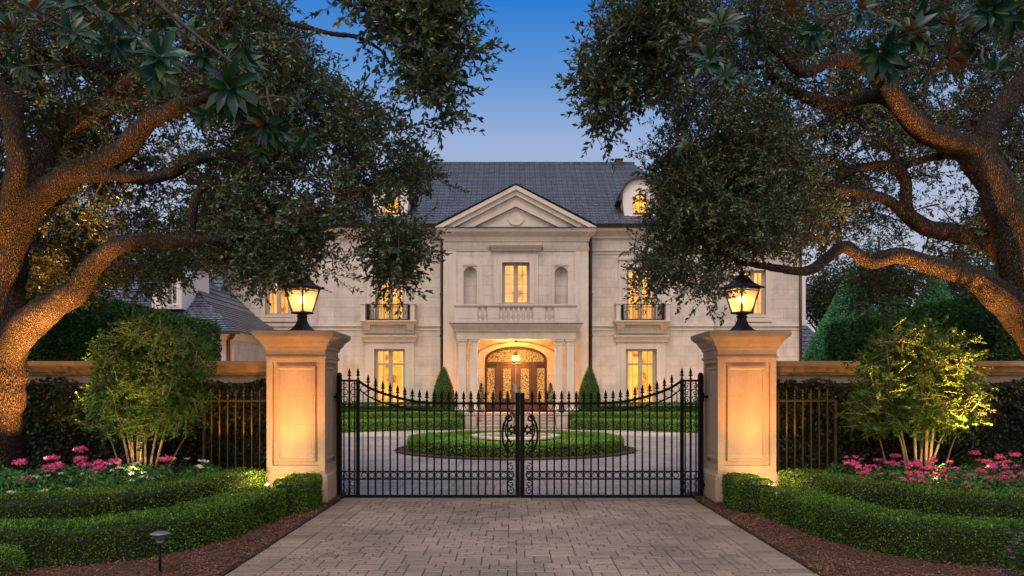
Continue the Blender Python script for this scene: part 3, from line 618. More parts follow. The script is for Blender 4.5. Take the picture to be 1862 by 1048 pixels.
for a, b, ha in ((904, 937.8, 934), (938.2, 972, 942)):
    q = G(); xa, xb = X(a, D0) + .004, X(b, D0) - .004; z0, z1 = .64, ztr - .135; ins = .25; iz0, iz1 = z0 + .62, z1 - .18
    if a < 938: gx0, gx1 = X(915, D0), X(929, D0)
    else: gx0, gx1 = X(947, D0), X(962, D0)
    q.box(xa, gx0, yd, yd + .07, z0, z1); q.box(gx1, xb, yd, yd + .07, z0, z1); q.box(gx0, gx1, yd, yd + .07, z0, iz0); q.box(gx0, gx1, yd, yd + .07, iz1, z1)
    q.box(gx0 - .06, gx0, yd - .02, yd, iz0 - .06, iz1 + .06); q.box(gx1, gx1 + .06, yd - .02, yd, iz0 - .06, iz1 + .06); q.box(gx0, gx1, yd - .02, yd, iz1, iz1 + .06); q.box(gx0, gx1, yd - .02, yd, iz0 - .06, iz0)
    q.box(gx0 - .02, gx1 + .02, yd - .02, yd, z0 + .14, z0 + .44)
    dr = q.build('door', M['wood'], house)
    q = G(); q.box(gx0, gx1, yd + .03, yd + .04, iz0, iz1); q.build('door_glass', M['lead'], dr)
    q = G(); hxx = X(ha, D0); q.tube([(hxx, yd - .01, 1.62), (hxx, yd - .07, 1.62), (hxx, yd - .07, 1.95), (hxx, yd - .01, 1.95)], .015, 6); q.build('handle', M['bronze'], dr)
# porch ceiling vault ring on the back wall
q = G(); c = X(939, D0); q.ring(arch_pts(c, 1.95, .63, zs - .9, .85, 28), arch_pts(c, 1.87, .63, zs - .9, .78, 28), D0 - .06, D0 - .002, closed=False); q.build('arch_moulding', M['trim'], house)
# --- chandelier lantern hanging in the porch
M['bulb'] = emit_mat('bulb', (1.0, .66, .28), 11)[0]
M['bulb_soft'] = emit_mat('bulb_soft', (1.0, .66, .30), 5)[0]
cl = empty('hanging_lantern', (X(938, 35.3), 35.3, 3.0), 'glowing glass lantern hanging on a rod above the front door', 'lantern')
q = G(); c = X(938, 35.3); zt_ = zs; zb_ = Z(660, 35.3); zt2 = Z(646, 35.3)
q.tube([(c, 35.3, zt_), (c, 35.3, zt2 + .12)], .012, 6); q.lathe(c, 35.3, [(.10, zt_ - .04), (.03, zt_ - .10)], 12)
q.lathe(c, 35.3, [(.03, zt2 + .16), (.05, zt2 + .12), (.10, zt2 + .02), (.10, zt2)], 8, smooth=False); q.lathe(c, 35.3, [(.26, zt2 - .03), (.26, zt2)], 8, smooth=False, cap=False)
for k in range(8): a = 2 * math.pi * k / 8; q.tube([(c + .25 * math.cos(a), 35.3 + .25 * math.sin(a), zt2 - .03), (c + .20 * math.cos(a), 35.3 + .20 * math.sin(a), zb_)], .012, 5)
q.lathe(c, 35.3, [(.21, zb_ - .03), (.21, zb_)], 8, smooth=False, cap=False); q.build('frame', M['bronze'], cl)
for k in range(6): q = G(); a = 2 * math.pi * k / 6; q.sphere((c + .15 * math.cos(a), 35.3 + .15 * math.sin(a), (zb_ + zt2) / 2), .032, 8, 6, sc=(1, 1, 2.6)); q.build('bulb', M['bulb'], cl)
# --- side wing on the left (garage wing) with dormer
sw = empty('garage_wing', (X(300, 30), 30, 0), 'low left wing with a steep slate roof and white dormer behind the tall hedge', 'building')
g = G(); wx0, wx1 = X(-140, 30), X(425, 30); ez = Z(607, 30)
g.box(wx0, wx1, 30, 37.5, 0, ez); g.build('wall', M['wall'], sw)
g = G(); g.loft([(wx0, wx1 + .05, 29.9, 37.5, ez - .25), (wx0, wx1 + .15, 29.75, 37.5, ez), (wx0, wx1 + .17, 29.72, 37.5, ez + .06)]); g.build('cornice', M['trim'], sw)
g = G(); prof = [((434, 603), 29.5), ((402, 578), 30.5), ((375, 549), 31.7), ((332, 485), 33.6), ((240, 402), 36.0)]
rows = [(X(p[0], d), d, Z(p[1], d)) for p, d in prof]
for (a, b) in zip(rows, rows[1:]):
    slate_face(g, (wx0 - 2, a[1], a[2]), (a[0], a[1], a[2]), (wx0 - 2, b[1], b[2]), (b[0], b[1], b[2]), 6 if b[2] - a[2] < 1.6 else 9)
    slate_face(g, (a[0], a[1], a[2]), (a[0], 39 + (36 - a[1]) * .3, a[2]), (b[0], b[1], b[2]), (b[0], 39 + (36 - b[1]) * .3, b[2]), 6)
e_, f_ = X(335, 35.5), X(403, 35.5)
slate_face(g, (e_ - 1, 34.6, Z(556, 34.6)), (f_, 34.6, Z(556, 34.6)), (e_ - .2, 37.6, Z(472, 37.6)), (f_ - .2, 37.6, Z(472, 37.6)), 11)
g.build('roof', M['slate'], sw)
g = G(); g.box(wx0, X(434, 29.5) + .06, 29.36, 29.5, Z(603, 29.5) - .1, Z(603, 29.5) + .03); g.build('gutter', M['gutter'], sw)
q = G(); q.tube([(X(428, 29.6), 29.5, Z(604, 29.5)), (X(424, 29.8), 29.75, Z(613, 29.8)), (X(415, 29.85), 29.85, Z(620, 29.85)), (X(415, 29.85), 29.85, .1)], .07, 8); q.build('downspout', M['gutter'], sw)
dd = 30.6; g = G(); a, b = X(276, dd), X(330, dd); z0, z1 = Z(562, dd), Z(470, dd); wa, wb = X(301, dd), X(322, dd); wz0, wz1 = Z(553, dd), Z(486, dd)
wall_grid(g, a, b, z0, z1, dd, .15, [(wa, wb, wz0, wz1)])
for x in (a, b): g.add([(x, dd, z0), (x, dd + 2.8, z0), (x, dd + 2.8, z1), (x, dd, z1)], [(0, 1, 2, 3)])
g.loft([(a - .03, b + .03, dd - .04, dd + 3, z1 - .1), (a - .03, b + .03, dd - .05, dd + 3, z1), (a - .2, b + .2, dd - .22, dd + 3, z1 + .14), (a - .2, b + .2, dd - .22, dd + 3, z1 + .2)])
surround(g, wa, wb, wz0, wz1, .12, dd, .05)
dm = g.build('dormer', M['white'], sw)
q = G(); 
for x in (wa, (wa + wb) / 2 - .02, wb - .04): q.box(x, x + .04, dd + .08, dd + .12, wz0, wz1)
for k in range(5): z = wz0 + (wz1 - wz0 - .04) * k / 4; q.box(wa + .041, wb - .041, dd + .085, dd + .115, z, z + .03)
w = q.build('window', M['white'], dm); M['dimpane'] = mat('dim_pane', .15, (.12, .11, .11))[0]
q = G(); q.add([(wa, dd + .13, wz0), (wb, dd + .13, wz0), (wb, dd + .13, wz1), (wa, dd + .13, wz1)], [(0, 1, 2, 3)]); q.build('pane', M['dimpane'], w)
g = G()
apx = (a + b) / 2
slate_face(g, (b + .2, dd - .22, z1 + .2), (b + .2, dd + 3.4, z1 + .2), (apx, dd + .5, z1 + .62), (apx, dd + 3.4, z1 + .62), 3); slate_face(g, (a - .2, dd + 3.4, z1 + .2), (a - .2, dd - .22, z1 + .2), (apx, dd + 3.4, z1 + .62), (apx, dd + .5, z1 + .62), 3)
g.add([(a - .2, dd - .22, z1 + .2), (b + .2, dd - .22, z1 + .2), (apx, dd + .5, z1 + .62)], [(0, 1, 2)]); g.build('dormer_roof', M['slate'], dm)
# a gabled end further left, half hidden by the oak
gb = empty('gabled_outbuilding', (X(70, 27), 27, 0), 'pale gable end of an outbuilding behind the left oak', 'building')
g = G(); dd = 27; g.prism([(X(-60, dd), 0), (X(-60, dd), Z(560, dd)), (X(40, dd), Z(462, dd)), (X(150, dd), Z(560, dd)), (X(150, dd), 0)], dd, dd + 3); g.build('wall', M['wall'], gb)
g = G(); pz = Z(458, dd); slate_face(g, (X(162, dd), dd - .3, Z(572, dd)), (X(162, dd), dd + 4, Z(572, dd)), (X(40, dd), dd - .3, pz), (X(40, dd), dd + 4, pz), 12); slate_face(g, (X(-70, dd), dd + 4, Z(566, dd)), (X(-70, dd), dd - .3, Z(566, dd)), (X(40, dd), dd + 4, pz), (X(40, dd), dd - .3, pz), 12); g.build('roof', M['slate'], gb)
# outbuilding at the right end of the house
rb = empty('outbuilding', (X(1475, 42), 42, 0), 'narrow grey outbuilding seen past the right corner of the mansion', 'building')
g = G(); dd = 42; g.box(X(1440, dd), X(1465, dd), dd, dd + 4, 0, Z(470, dd)); g.build('wall', M['white'], rb)
g = G(); dd = 39.5
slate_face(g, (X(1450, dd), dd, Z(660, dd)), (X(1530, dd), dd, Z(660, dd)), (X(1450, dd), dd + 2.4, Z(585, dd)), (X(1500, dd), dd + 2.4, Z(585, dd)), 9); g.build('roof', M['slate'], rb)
g = G(); g.box(X(1450, 39.6), X(1528, 39.6), 39.8, 41.9, 0, Z(660, 39.6)); g.build('wall', M['trim'], rb)
# ================================================================== PILLARS, LANTERNS, GATE, WALLS, FENCES
MX = .13                                             # axis of the drive
def pillar(xc, label):
    e = empty('gate_pillar', (xc, 11.86, 0), label, 'pillar', 'stone pillars either side of the gate'); yc = 11.86
    def sq(prof, name, m, parent=e):
        g = G(); g.loft([(xc - h, xc + h, yc - h, yc + h, z) for h, z in prof]); return g.build(name, m, parent)
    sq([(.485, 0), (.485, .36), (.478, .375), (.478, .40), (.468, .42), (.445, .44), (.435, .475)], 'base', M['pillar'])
    # shaft with sunk panels on each side
    h = .433; z0, z1 = .475, 2.15; g = G(); pw = .345; pz0, pz1 = .565, 2.10; dpt = .065
    for rot in range(4):
        sub = G(); wall_grid(sub, -h, h, z0, z1, -h, dpt, [(-pw, pw, pz0, pz1)])
        a, b, c, d = -pw, pw, pz0, pz1; m1, m2 = .05, .075
        sub.add([(a, -h + dpt, c), (b, -h + dpt, c), (b, -h + dpt, d), (a, -h + dpt, d)], [(0, 1, 2, 3)])
        # raised inner panel with a bevelled edge
        def rct(i, y): return [(a + i, y, c + i), (b - i, y, c + i), (b - i, y, d - i), (a + i, y, d - i)]
        V = rct(m1 + .005, -h + dpt - .001) + rct(m1 + .012, -h + .022) + rct(m1 + .04, -h + .018) + rct(m1 + .062, -h + .040)
        Fc = [(12, 13, 14, 15)]
        for k in range(3):
            for i in range(4): j = (i + 1) % 4; Fc.append((4 * k + i, 4 * k + j, 4 * k + 4 + j, 4 * k + 4 + i))
        sub.add(V, Fc)
        V = np.concatenate(sub.V); ca, sa = [(1, 0), (0, 1), (-1, 0), (0, -1)][rot]
        V2 = np.stack([V[:, 0] * ca - V[:, 1] * sa + xc, V[:, 0] * sa + V[:, 1] * ca + yc, V[:, 2]], 1)
        T = np.concatenate(sub.T); L = np.concatenate(sub.L); fs = []; k = 0
        for t in T: fs.append(tuple(L[k:k + t])); k += t
        g.add(V2, fs)
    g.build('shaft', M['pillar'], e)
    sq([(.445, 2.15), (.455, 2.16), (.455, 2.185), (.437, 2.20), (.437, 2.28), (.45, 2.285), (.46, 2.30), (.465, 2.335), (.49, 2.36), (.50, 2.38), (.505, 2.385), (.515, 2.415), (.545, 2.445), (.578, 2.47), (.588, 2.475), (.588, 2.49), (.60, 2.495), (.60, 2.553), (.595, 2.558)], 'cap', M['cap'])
    return e
PLX, PRX = -3.21, 3.49
pillar(PLX, 'left stone gate pillar with sunk panel, glowing in its uplight'); pillar(PRX, 'right stone gate pillar with sunk panel, glowing in its uplight')
def lamp_glass():
    m = bpy.data.materials.new('lamp_glass'); m.use_nodes = True; nt = m.node_tree; nt.nodes.remove(nt.nodes['Principled BSDF'])
    t = nd(nt, 'ShaderNodeBsdfTransparent'); t.inputs[0].default_value = (1, .93, .8, 1); tr = nd(nt, 'ShaderNodeBsdfTranslucent'); tr.inputs[0].default_value = (.95, .8, .55, 1); gl = nd(nt, 'ShaderNodeBsdfGlossy'); gl.inputs['Roughness'].default_value = .1
    a = nd(nt, 'ShaderNodeMixShader'); a.inputs[0].default_value = .6; lk(nt, t.outputs[0], a.inputs[1]); lk(nt, tr.outputs[0], a.inputs[2])
    b = nd(nt, 'ShaderNodeMixShader'); b.inputs[0].default_value = .07; lk(nt, a.outputs[0], b.inputs[1]); lk(nt, gl.outputs[0], b.inputs[2]); lk(nt, b.outputs[0], nt.nodes['Material Output'].inputs['Surface']); return m
M['lampglass'] = lamp_glass()
def lantern(xc, rot, label):
    yc, z = 11.86, 2.559; e = empty('post_lantern', (xc, yc, z), label, 'lantern', 'lanterns on the gate pillars')
    q4 = math.sqrt(2); ra = R(rot) + math.pi / 4
    def hw(r): return r * q4
    g = G(); g.lathe(xc, yc, [(hw(.19), z), (hw(.19), z + .018), (hw(.165), z + .03), (hw(.115), z + .07), (hw(.075), z + .13), (hw(.055), z + .19), (hw(.05), z + .235)], 4, ra, smooth=False)
    g.lathe(xc, yc, [(.06, z + .235), (.085, z + .25), (.085, z + .265), (.06, z + .28), (.10, z + .295), (.115, z + .31)], 12)
    g.build('base', M['lantern'], e)
    zb, zt = z + .32, z + .69; rb, rt = .105, .185
    g = G(); g.lathe(xc, yc, [(hw(rb + .015), zb - .02), (hw(rb + .015), zb), ], 4, ra, smooth=False)
    for zz, rr, t in ((zb, rb, .014), (zt, rt, .016), (zb + (zt - zb) * .90, rb + (rt - rb) * .90, .006)):
        P = [(xc + hw(rr) * math.cos(ra + math.pi / 2 * k), yc + hw(rr) * math.sin(ra + math.pi / 2 * k), zz) for k in range(4)]
        for k in range(4): g.tube([P[k], P[(k + 1) % 4]], t, 5)
    for k in range(4):
        a = ra + math.pi / 2 * k; g.tube([(xc + hw(rb) * math.cos(a), yc + hw(rb) * math.sin(a), zb), (xc + hw(rt) * math.cos(a), yc + hw(rt) * math.sin(a), zt)], .013, 6)
    g.build('frame', M['lantern'], e)
    g = G()
    g.lathe(xc, yc, [(hw(rt + .055), zt + .0), (hw(rt + .06), zt + .015), (hw(rt + .02), zt + .035), (hw(.14), zt + .075), (hw(.10), zt + .125), (hw(.075), zt + .17), (hw(.065), zt + .185), (hw(.08), zt + .19), (hw(.08), zt + .2)], 4, ra, smooth=False)
    g.lathe(xc, yc, [(.06, zt + .2), (.035, zt + .215), (.05, zt + .235), (.052, zt + .255), (.03, zt + .275), (.018, zt + .29), (.022, zt + .30), (.006, zt + .325)], 12)
    g.build('roof', M['lantern'], e)
    g = G()
    for k in range(4):
        a, b = ra + math.pi / 2 * k, ra + math.pi / 2 * (k + 1)
        g.add([(xc + hw(rb) * math.cos(a), yc + hw(rb) * math.sin(a), zb), (xc + hw(rb) * math.cos(b), yc + hw(rb) * math.sin(b), zb), (xc + hw(rt) * math.cos(b), yc + hw(rt) * math.sin(b), zt), (xc + hw(rt) * math.cos(a), yc + hw(rt) * math.sin(a), zt)], [(0, 1, 2, 3)])
    g.build('glass', M['lampglass'], e)
    g = G(); g.lathe(xc, yc, [(.05, zb), (.05, zb + .012), (.02, zb + .02), (.02, zb + .14)], 10); cd = g.build('candle_tube', M['stem'], e)
    g = G(); g.sphere((xc, yc, zb + .20), .042, 12, 8, sc=(1, 1, 1.35)); g.build('bulb', M['bulb'], e)
    return (xc, yc, zb + .2)
LL = lantern(X(549.5, 11.86), -28, 'lit dark metal lantern standing on the left gate pillar')
LR = lantern(X(1349, 11.86), 28, 'lit dark metal lantern standing on the right gate pillar')
# --- gate leaves
YG = 12.0; sg_ = YG / F
def finial(g, x, z, y=YG, s=1.0):
    g.lathe(x, y, [(.010 * s, z), (.022 * s, z + .012 * s), (.022 * s, z + .022 * s), (.010 * s, z + .034 * s), (.014 * s, z + .05 * s), (.034 * s, z + .062 * s), (.036 * s, z + .07 * s), (.014 * s, z + .082 * s), (.022 * s, z + .095 * s), (.026 * s, z + .105 * s), (.016 * s, z + .14 * s), (.002 * s, z + .185 * s)], 8)
def spiral(cx, cz, r0, turns, a0, side, y=YG, n=26, k=.8):
    return [(cx + side * r0 * (1 - k * t) * math.cos(a0 + turns * 2 * math.pi * t), y, cz + r0 * (1 - k * t) * math.sin(a0 + turns * 2 * math.pi * t)) for t in np.linspace(0, 1, n)]
def leaf(side, label):
    ax = (945.5 - CX) * sg_
    def gx(px): return ax + side * (945.5 - px) * -sg_ if False else ax - side * (945.5 - px) * sg_
    e = empty('gate_leaf', (gx(780), YG, 0), label, 'gate', 'leaves of the iron driveway gate')
    z = lambda py: Z(py, YG)
    top = catmull([(652, 0, 693), (667, 0, 703), (684, 0, 711), (709, 0, 719.5), (736.5, 0, 726.5), (761, 0, 731), (790, 0, 733), (830, 0, 733.8), (937, 0, 733.8)], 6)
    low = catmull([(653, 0, 708), (667, 0, 719), (684, 0, 728), (709, 0, 736.5), (736, 0, 743), (765, 0, 746.5), (800, 0, 747.5), (937, 0, 747.5)], 6)
    def yt(c, px): return float(np.interp(px, c[:, 0], c[:, 2]))
    def barx(g, px, w, z0, z1, t=None): x = gx(px); t = t or w; g.box(x - w, x + w, YG - t, YG + t, z0, z1)
    g = G(); zb = z(903.5)
    barx(g, 617, .036, zb - .03, z(682), .036); g.sphere((gx(617), YG, z(682)), .04, 10, 6)
    barx(g, 651, .026, zb, z(690), .026); barx(g, 941.2, .034, zb - .02, z(716.5), .034); g.sphere((gx(941.2), YG, z(716.5)), .034, 10, 6, sc=(1, 1, .6))
    xs = sorted((gx(617), gx(941.2))); g.box(xs[0], xs[1], YG - .028, YG + .028, zb - .032, zb + .028)
    xs = sorted((gx(617), gx(651))); g.box(xs[0], xs[1], YG - .020, YG + .020, z(694.5), z(690.5))
    g.tube([(gx(p[0]), YG, z(p[2])) for p in top], .020, 6); g.tube([(gx(p[0]), YG, z(p[2])) for p in low], .011, 6)
    for py in (857.5, 871.5): xs = sorted((gx(621), gx(934))); g.box(xs[0], xs[1], YG - .011, YG + .011, z(py) - .010, z(py) + .010)
    xs = sorted((gx(621), gx(651))); 
    for py in (736, 740): g.box(xs[0], xs[1], YG - .009, YG + .009, z(py) - .006, z(py) + .006)
    g.build('frame', M['iron'], e)
    # pickets, each with its spear
    for px in [669.5 + 13.35 * k for k in range(20)]:
        g = G(); barx(g, px, .0115, zb + .02, z(yt(top, px)) + .015); p = g.build('picket', M['iron'], e)
        g = G(); finial(g, gx(px), z(yt(top, px)) + .015, s=1.0); g.build('finial', M['iron'], p)
    for px in (625.5, 635.2, 645):
        g = G(); barx(g, px, .0095 if px != 635.2 else .014, zb + .02, z(694.3)); p = g.build('picket', M['iron'], e)
        if px == 635.2: g = G(); finial(g, gx(px), z(690.5)); g.build('finial', M['iron'], p)
    g = G(); finial(g, gx(651), z(690)); g.build('finial', M['iron'], e)
    g = G(); barx(g, 660, .006, z(862), z(715)); g.build('picket', M['iron'], e)
    # ring bands
    g = G(); g2 = G(); prev = 655
    for px in [669.5 + 13.35 * k for k in range(20)] + [932]:
        c = (prev + px) / 2; r = .046
        for cz in (z(864.5),): g.tube([(gx(c) + r * math.cos(a), YG, cz + r * math.sin(a)) for a in np.linspace(0, 2 * math.pi, 15)[:-1]], .0065, 5, closed=True)
        gp = (yt(low, c) - yt(top, c)) * sg_ / 2 - .012
        if px < 770: g2.tube([(gx(c) + gp * math.cos(a), YG, z((yt(low, c) + yt(top, c)) / 2) + gp * math.sin(a)) for a in np.linspace(0, 2 * math.pi, 15)[:-1]], .0065, 5, closed=True)
        elif px < 920: g2.tube([(gx(c) + dx * .045, YG, z(yt(low, c)) + dz * .1) for dx, dz in ((-1, .95), (-.6, .45), (0, .15), (.6, .45), (1, .95))], .006, 5)
        prev = px
    g.build('ring_band', M['iron'], e); g2.build('swag_ring', M['iron'], e)
    # scrollwork
    g = G(); q = side
    for cz, r in ((702, .06), (714, .075), (727, .07)):
        for s_ in (1, -1): g.tube(spiral(gx(635 + s_ * 8), z(cz), r * .8, 1.1, .5, s_, k=.75), .007, 5)
    for cz in (866, 880, 893):
        for s_ in (1, -1): g.tube(spiral(gx(634 + s_ * 8), z(cz), .055, 1.0, 1.5, s_, k=.75), .006, 5)
    g.build('side_scroll', M['iron'], e)
    g = G(); cx_ = gx(934); 
    # big C scroll, ring and rosette beside the meeting stile
    arc = [(cx_ - q * (.025 + .15 * math.sin(t) ** .8), YG, z(790) + .27 * math.cos(t)) for t in np.linspace(.12, math.pi - .12, 24)]; g.tube(arc, .017, 6)
    arc = [(cx_ - q * (.02 + .105 * math.sin(t)), YG, z(783) + .17 * math.cos(t)) for t in np.linspace(.1, math.pi - .1, 18)]; g.tube(arc, .013, 5)
    g.tube(spiral(gx(926), z(762), .062, 1.2, 0, -q, k=.8), .012, 5); g.tube(spiral(gx(926), z(806), .062, 1.2, math.pi, -q, k=.8), .012, 5)
    rc = (gx(931), z(782)); g.tube([(rc[0] + .042 * math.cos(a), YG, rc[1] + .042 * math.sin(a)) for a in np.linspace(0, 2 * math.pi, 15)[:-1]], .016, 6, closed=True)
    for k in range(7): a = 2 * math.pi * k / 7; g.sphere((rc[0] + .066 * math.cos(a), YG, rc[1] + .066 * math.sin(a)), .019, 6, 5)
    g.tube(spiral(gx(921), z(778), .05, 1.3, .8, q, k=.8), .007, 5); g.tube(spiral(gx(921), z(816), .045, 1.3, .8, -q, k=.8), .007, 5)
    g.tube(spiral(gx(927), z(752), .045, 1.2, 0, q, k=.8), .007, 5); g.tube(spiral(gx(927), z(828), .045, 1.2, 0, q, k=.8), .007, 5)
    g.build('rosette_scroll', M['iron'], e)
    g = G()
    for cz, s_ in ((849, 1), (864, -1), (880, 1), (893, -1)): g.tube(spiral(gx(929), z(cz), .058, 1.25, 1.2, s_ * q, k=.75), .0085, 5)
    g.tube([(gx(922), YG, z(840)), (gx(922), YG, z(900))], .006, 5)
    g.build('foot_scroll', M['iron'], e)
    for py in (722, 882):
        g = G(); hx = gx(612.5); g.box(min(hx, gx(616)), max(hx, gx(616)) + .0, YG - .02, YG + .02, z(py) - .03, z(py) + .03); g.lathe(hx, YG, [(.018, z(py) - .07), (.018, z(py) + .07)], 8)
        w0 = PLX + .433 if side > 0 else PRX - .433; a_, b_ = sorted((hx, w0)); g.box(a_, b_, YG - .012, YG + .012, z(py) - .022, z(py) + .022); g.build('hinge', M['iron'], e)
    if side > 0: g = G(); g.box(gx(945.5) + .0, gx(945.5) + .012, YG - .045, YG - .036, .02, .25); g.build('drop_bolt', M['iron'], e)
leaf(1, 'left leaf of the black iron driveway gate with spear tops and scrolls'); leaf(-1, 'right leaf of the black iron driveway gate with spear tops and scrolls')
# --- boundary walls with coping
for sgn, label in ((-1, 'stone boundary wall with moulded coping left of the gate, hung with ivy'), (1, 'stone boundary wall with moulded coping right of the gate, hung with ivy')):
    xin = PLX - .43 if sgn < 0 else PRX + .43; xout = xin + sgn * 9.5; a, b = sorted((xin, xout))
    e = empty('boundary_wall', ((a + b) / 2, 12.7, 0), label, 'wall')
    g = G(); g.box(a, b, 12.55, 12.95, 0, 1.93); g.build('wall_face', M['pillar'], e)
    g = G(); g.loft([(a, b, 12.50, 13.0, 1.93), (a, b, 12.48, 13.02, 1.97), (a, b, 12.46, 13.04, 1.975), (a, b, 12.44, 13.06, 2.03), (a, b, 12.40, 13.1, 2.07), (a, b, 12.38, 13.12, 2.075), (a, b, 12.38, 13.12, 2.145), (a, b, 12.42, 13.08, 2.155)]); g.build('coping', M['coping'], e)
# --- low iron fences in front of the ivy
for sgn, p0, p1, lab in ((-1, 371, 486, 'bronze iron fence panel between the left pillar and the lit shrub'), (1, 1411, 1519, 'bronze iron fence panel beside the right gate pillar')):
    d = 12.15; e = empty('iron_fence', (X((p0 + p1) / 2, d), d, 0), lab, 'fence')
    g = G(); a, b = X(p0, d), X(p1, d); g.box(a, b, d - .012, d + .012, Z(731, d), Z(727.5, d)); g.box(a, b, d - .012, d + .012, .12, .15); 
    xe = b if sgn > 0 else a; g.box(xe - .018, xe + .018, d - .018, d + .018, 0, Z(728, d) + .004); g.build('rail', M['bronze'], e)
    for k in range(8):
        x = X((p1 if sgn > 0 else p0 + 14.5) - (14.8 * (k + (1 if sgn > 0 else 0))) if sgn > 0 else p0 + 14.6 * (k + .95), d)
        if not (a < x < b): continue
        g = G(); g.box(x - .010, x + .010, d - .010, d + .010, .03, Z(727.5, d) + .02); p = g.build('picket', M['bronze'], e)
        g = G(); finial(g, x, Z(727.5, d) + .02, d, .85); g.build('finial', M['bronze'], p)
# ================================================================== GROUND, PAVERS, MULCH
g = G(); g.add([(-150, -30, -.03), (150, -30, -.03), (150, 300, -.03), (-150, 300, -.03)], [(0, 1, 2, 3)]); structure(g.build('ground', M['ground']))
DX0, DX1 = -2.63, 2.81
def pave(name, x0, x1, y0, y1, u, gapc=.006, m='paver', mask=None, z=0.0, big=(1, 2), seed=1, border=0.0):
    rng = random.Random(seed); nx, ny = int((x1 - x0 - 2 * border) / u), int((y1 - y0) / u); ux = (x1 - x0 - 2 * border) / nx; occ = np.zeros((nx, ny), bool); V = []; Fc = []; n = 0; q = gapc; c = .007
    def put(a, b, c0, d):
        nonlocal n
        a += q / 2; b -= q / 2; c0 += q / 2; d -= q / 2; h = z + rng.uniform(-.0015, .0015); t1, t2 = rng.uniform(-.0012, .0012), rng.uniform(-.0012, .0012)
        V.extend([(a, c0, z - .010), (b, c0, z - .010), (b, d, z - .010), (a, d, z - .010), (a + c, c0 + c, h + t1), (b - c, c0 + c, h + t2), (b - c, d - c, h - t1), (a + c, d - c, h - t2)])
        Fc.extend([(n, n + 1, n + 5, n + 4), (n + 1, n + 2, n + 6, n + 5), (n + 2, n + 3, n + 7, n + 6), (n + 3, n, n + 4, n + 7), (n + 4, n + 5, n + 6, n + 7)]); n += 8
    for j in range(ny):
        for i in range(nx):
            if occ[i, j]: continue
            w, hh = rng.choice([(2, 1), (2, 1), (3, 1), (2, 2), (1, 1), (3, 2), (2, 1), (2, 1), (3, 1)])
            w = min(w, nx - i); hh = min(hh, ny - j)
            while w > 1 and occ[i:i + w, j].any(): w -= 1
            while hh > 1 and occ[i:i + w, j:j + hh].any(): hh -= 1
            occ[i:i + w, j:j + hh] = True
            a, b, c0, d = x0 + border + i * ux, x0 + border + (i + w) * ux, y0 + j * u, y0 + (j + hh) * u
            if mask is None or mask((a + b) / 2, (c0 + d) / 2): put(a, b, c0, d)
    if border:
        y = y0
        while y < y1 - .05:
            l = rng.uniform(.19, .23)
            for xx in (x0, x1 - border): put(xx, xx + border, y, min(y + l, y1))
            y += l
    g = G(); g.add(V, np.array(Fc)); return structure(g.build(name, M[m]))
pave('driveway', DX0, DX1, 4.0, 11.75, .086, .007, seed=3, border=.33)
g = G()
xx = DX0
rng_ = random.Random(5)
while xx < DX1 - .05:
    l = min(rng_.uniform(.5, .8), DX1 - xx); g.loft([(xx + .004, xx + l - .004, 11.755, 12.20, -.01), (xx + .004, xx + l - .004, 11.755, 12.20, .004), (xx + .012, xx + l - .012, 11.763, 12.19, .012)]); xx += l
structure(g.build('threshold', M['paver']))
IC = (MX - .03, 21.7)
pave('courtyard', -10.5, 10.8, 12.2, 33.0, .15, .009, 'paver2', mask=lambda x, y: (x - IC[0]) ** 2 + (y - IC[1]) ** 2 > 3.3 ** 2 and not (y > 28.4 - .0 * x and abs(x - .2) > 9.9), seed=4)
g = G(); g.add([(DX0, 3, -.012), (DX1, 3, -.012), (DX1, 12.2, -.012), (DX0, 12.2, -.012)], [(0, 1, 2, 3)]); g.add([(-10.5, 12.2, -.012), (10.8, 12.2, -.012), (10.8, 33.1, -.012), (-10.5, 33.1, -.012)], [(0, 1, 2, 3)]); structure(g.build('paving_base', M['joint']))
def mulch_bed(x0, x1, y0, y1, name='mulch'):
    g = G(); nx, ny = int((x1 - x0) / .12), int((y1 - y0) / .12); V = []; Fc = []
    for j in range(ny + 1):
        for i in range(nx + 1):
            x = x0 + (x1 - x0) * i / nx; y = y0 + (y1 - y0) * j / ny; e_ = min(x - x0, x1 - x); V.append((x, y, .0 + .03 * min(1, max(0, e_) * 4) + .012 * mnoise.noise((x * 3, y * 3, 1))))
    for j in range(ny):
        for i in range(nx): a = j * (nx + 1) + i; Fc.append((a, a + 1, a + nx + 2, a + nx + 1))
    g.add(V, np.array(Fc), 0, True)
    n = int((x1 - x0) * 1.0 * (y1 - y0) * 900); n = min(n, 42000); xa = RNG.uniform(x0, x1, n)
    # denser beside the drive
    xa = np.where(RNG.random(n) < .75, (x1 - RNG.random(n) ** 1.3 * 2.6 if x1 < 0 else x0 + RNG.random(n) ** 1.3 * 2.6), xa); ya = RNG.uniform(y0, y1, n)
    P = np.stack([xa, ya, .03 + RNG.random(n) * .018], 1); D = rdir(n); D[:, 2] *= .35; N = rdir(n) * .45 + (0, 0, 1)
    leaves(g, P, D, N, RNG.uniform(.02, .05, n), RNG.uniform(.008, .016, n), T_QUAD, 1)
    return structure(g.build(name, [M['mulch'], M['chip']]))
mulch_bed(-13, DX0 - .005, 4.5, 12.5, 'mulch_bed'); mulch_bed(DX1 + .005, 13, 4.5, 12.5, 'mulch_bed')
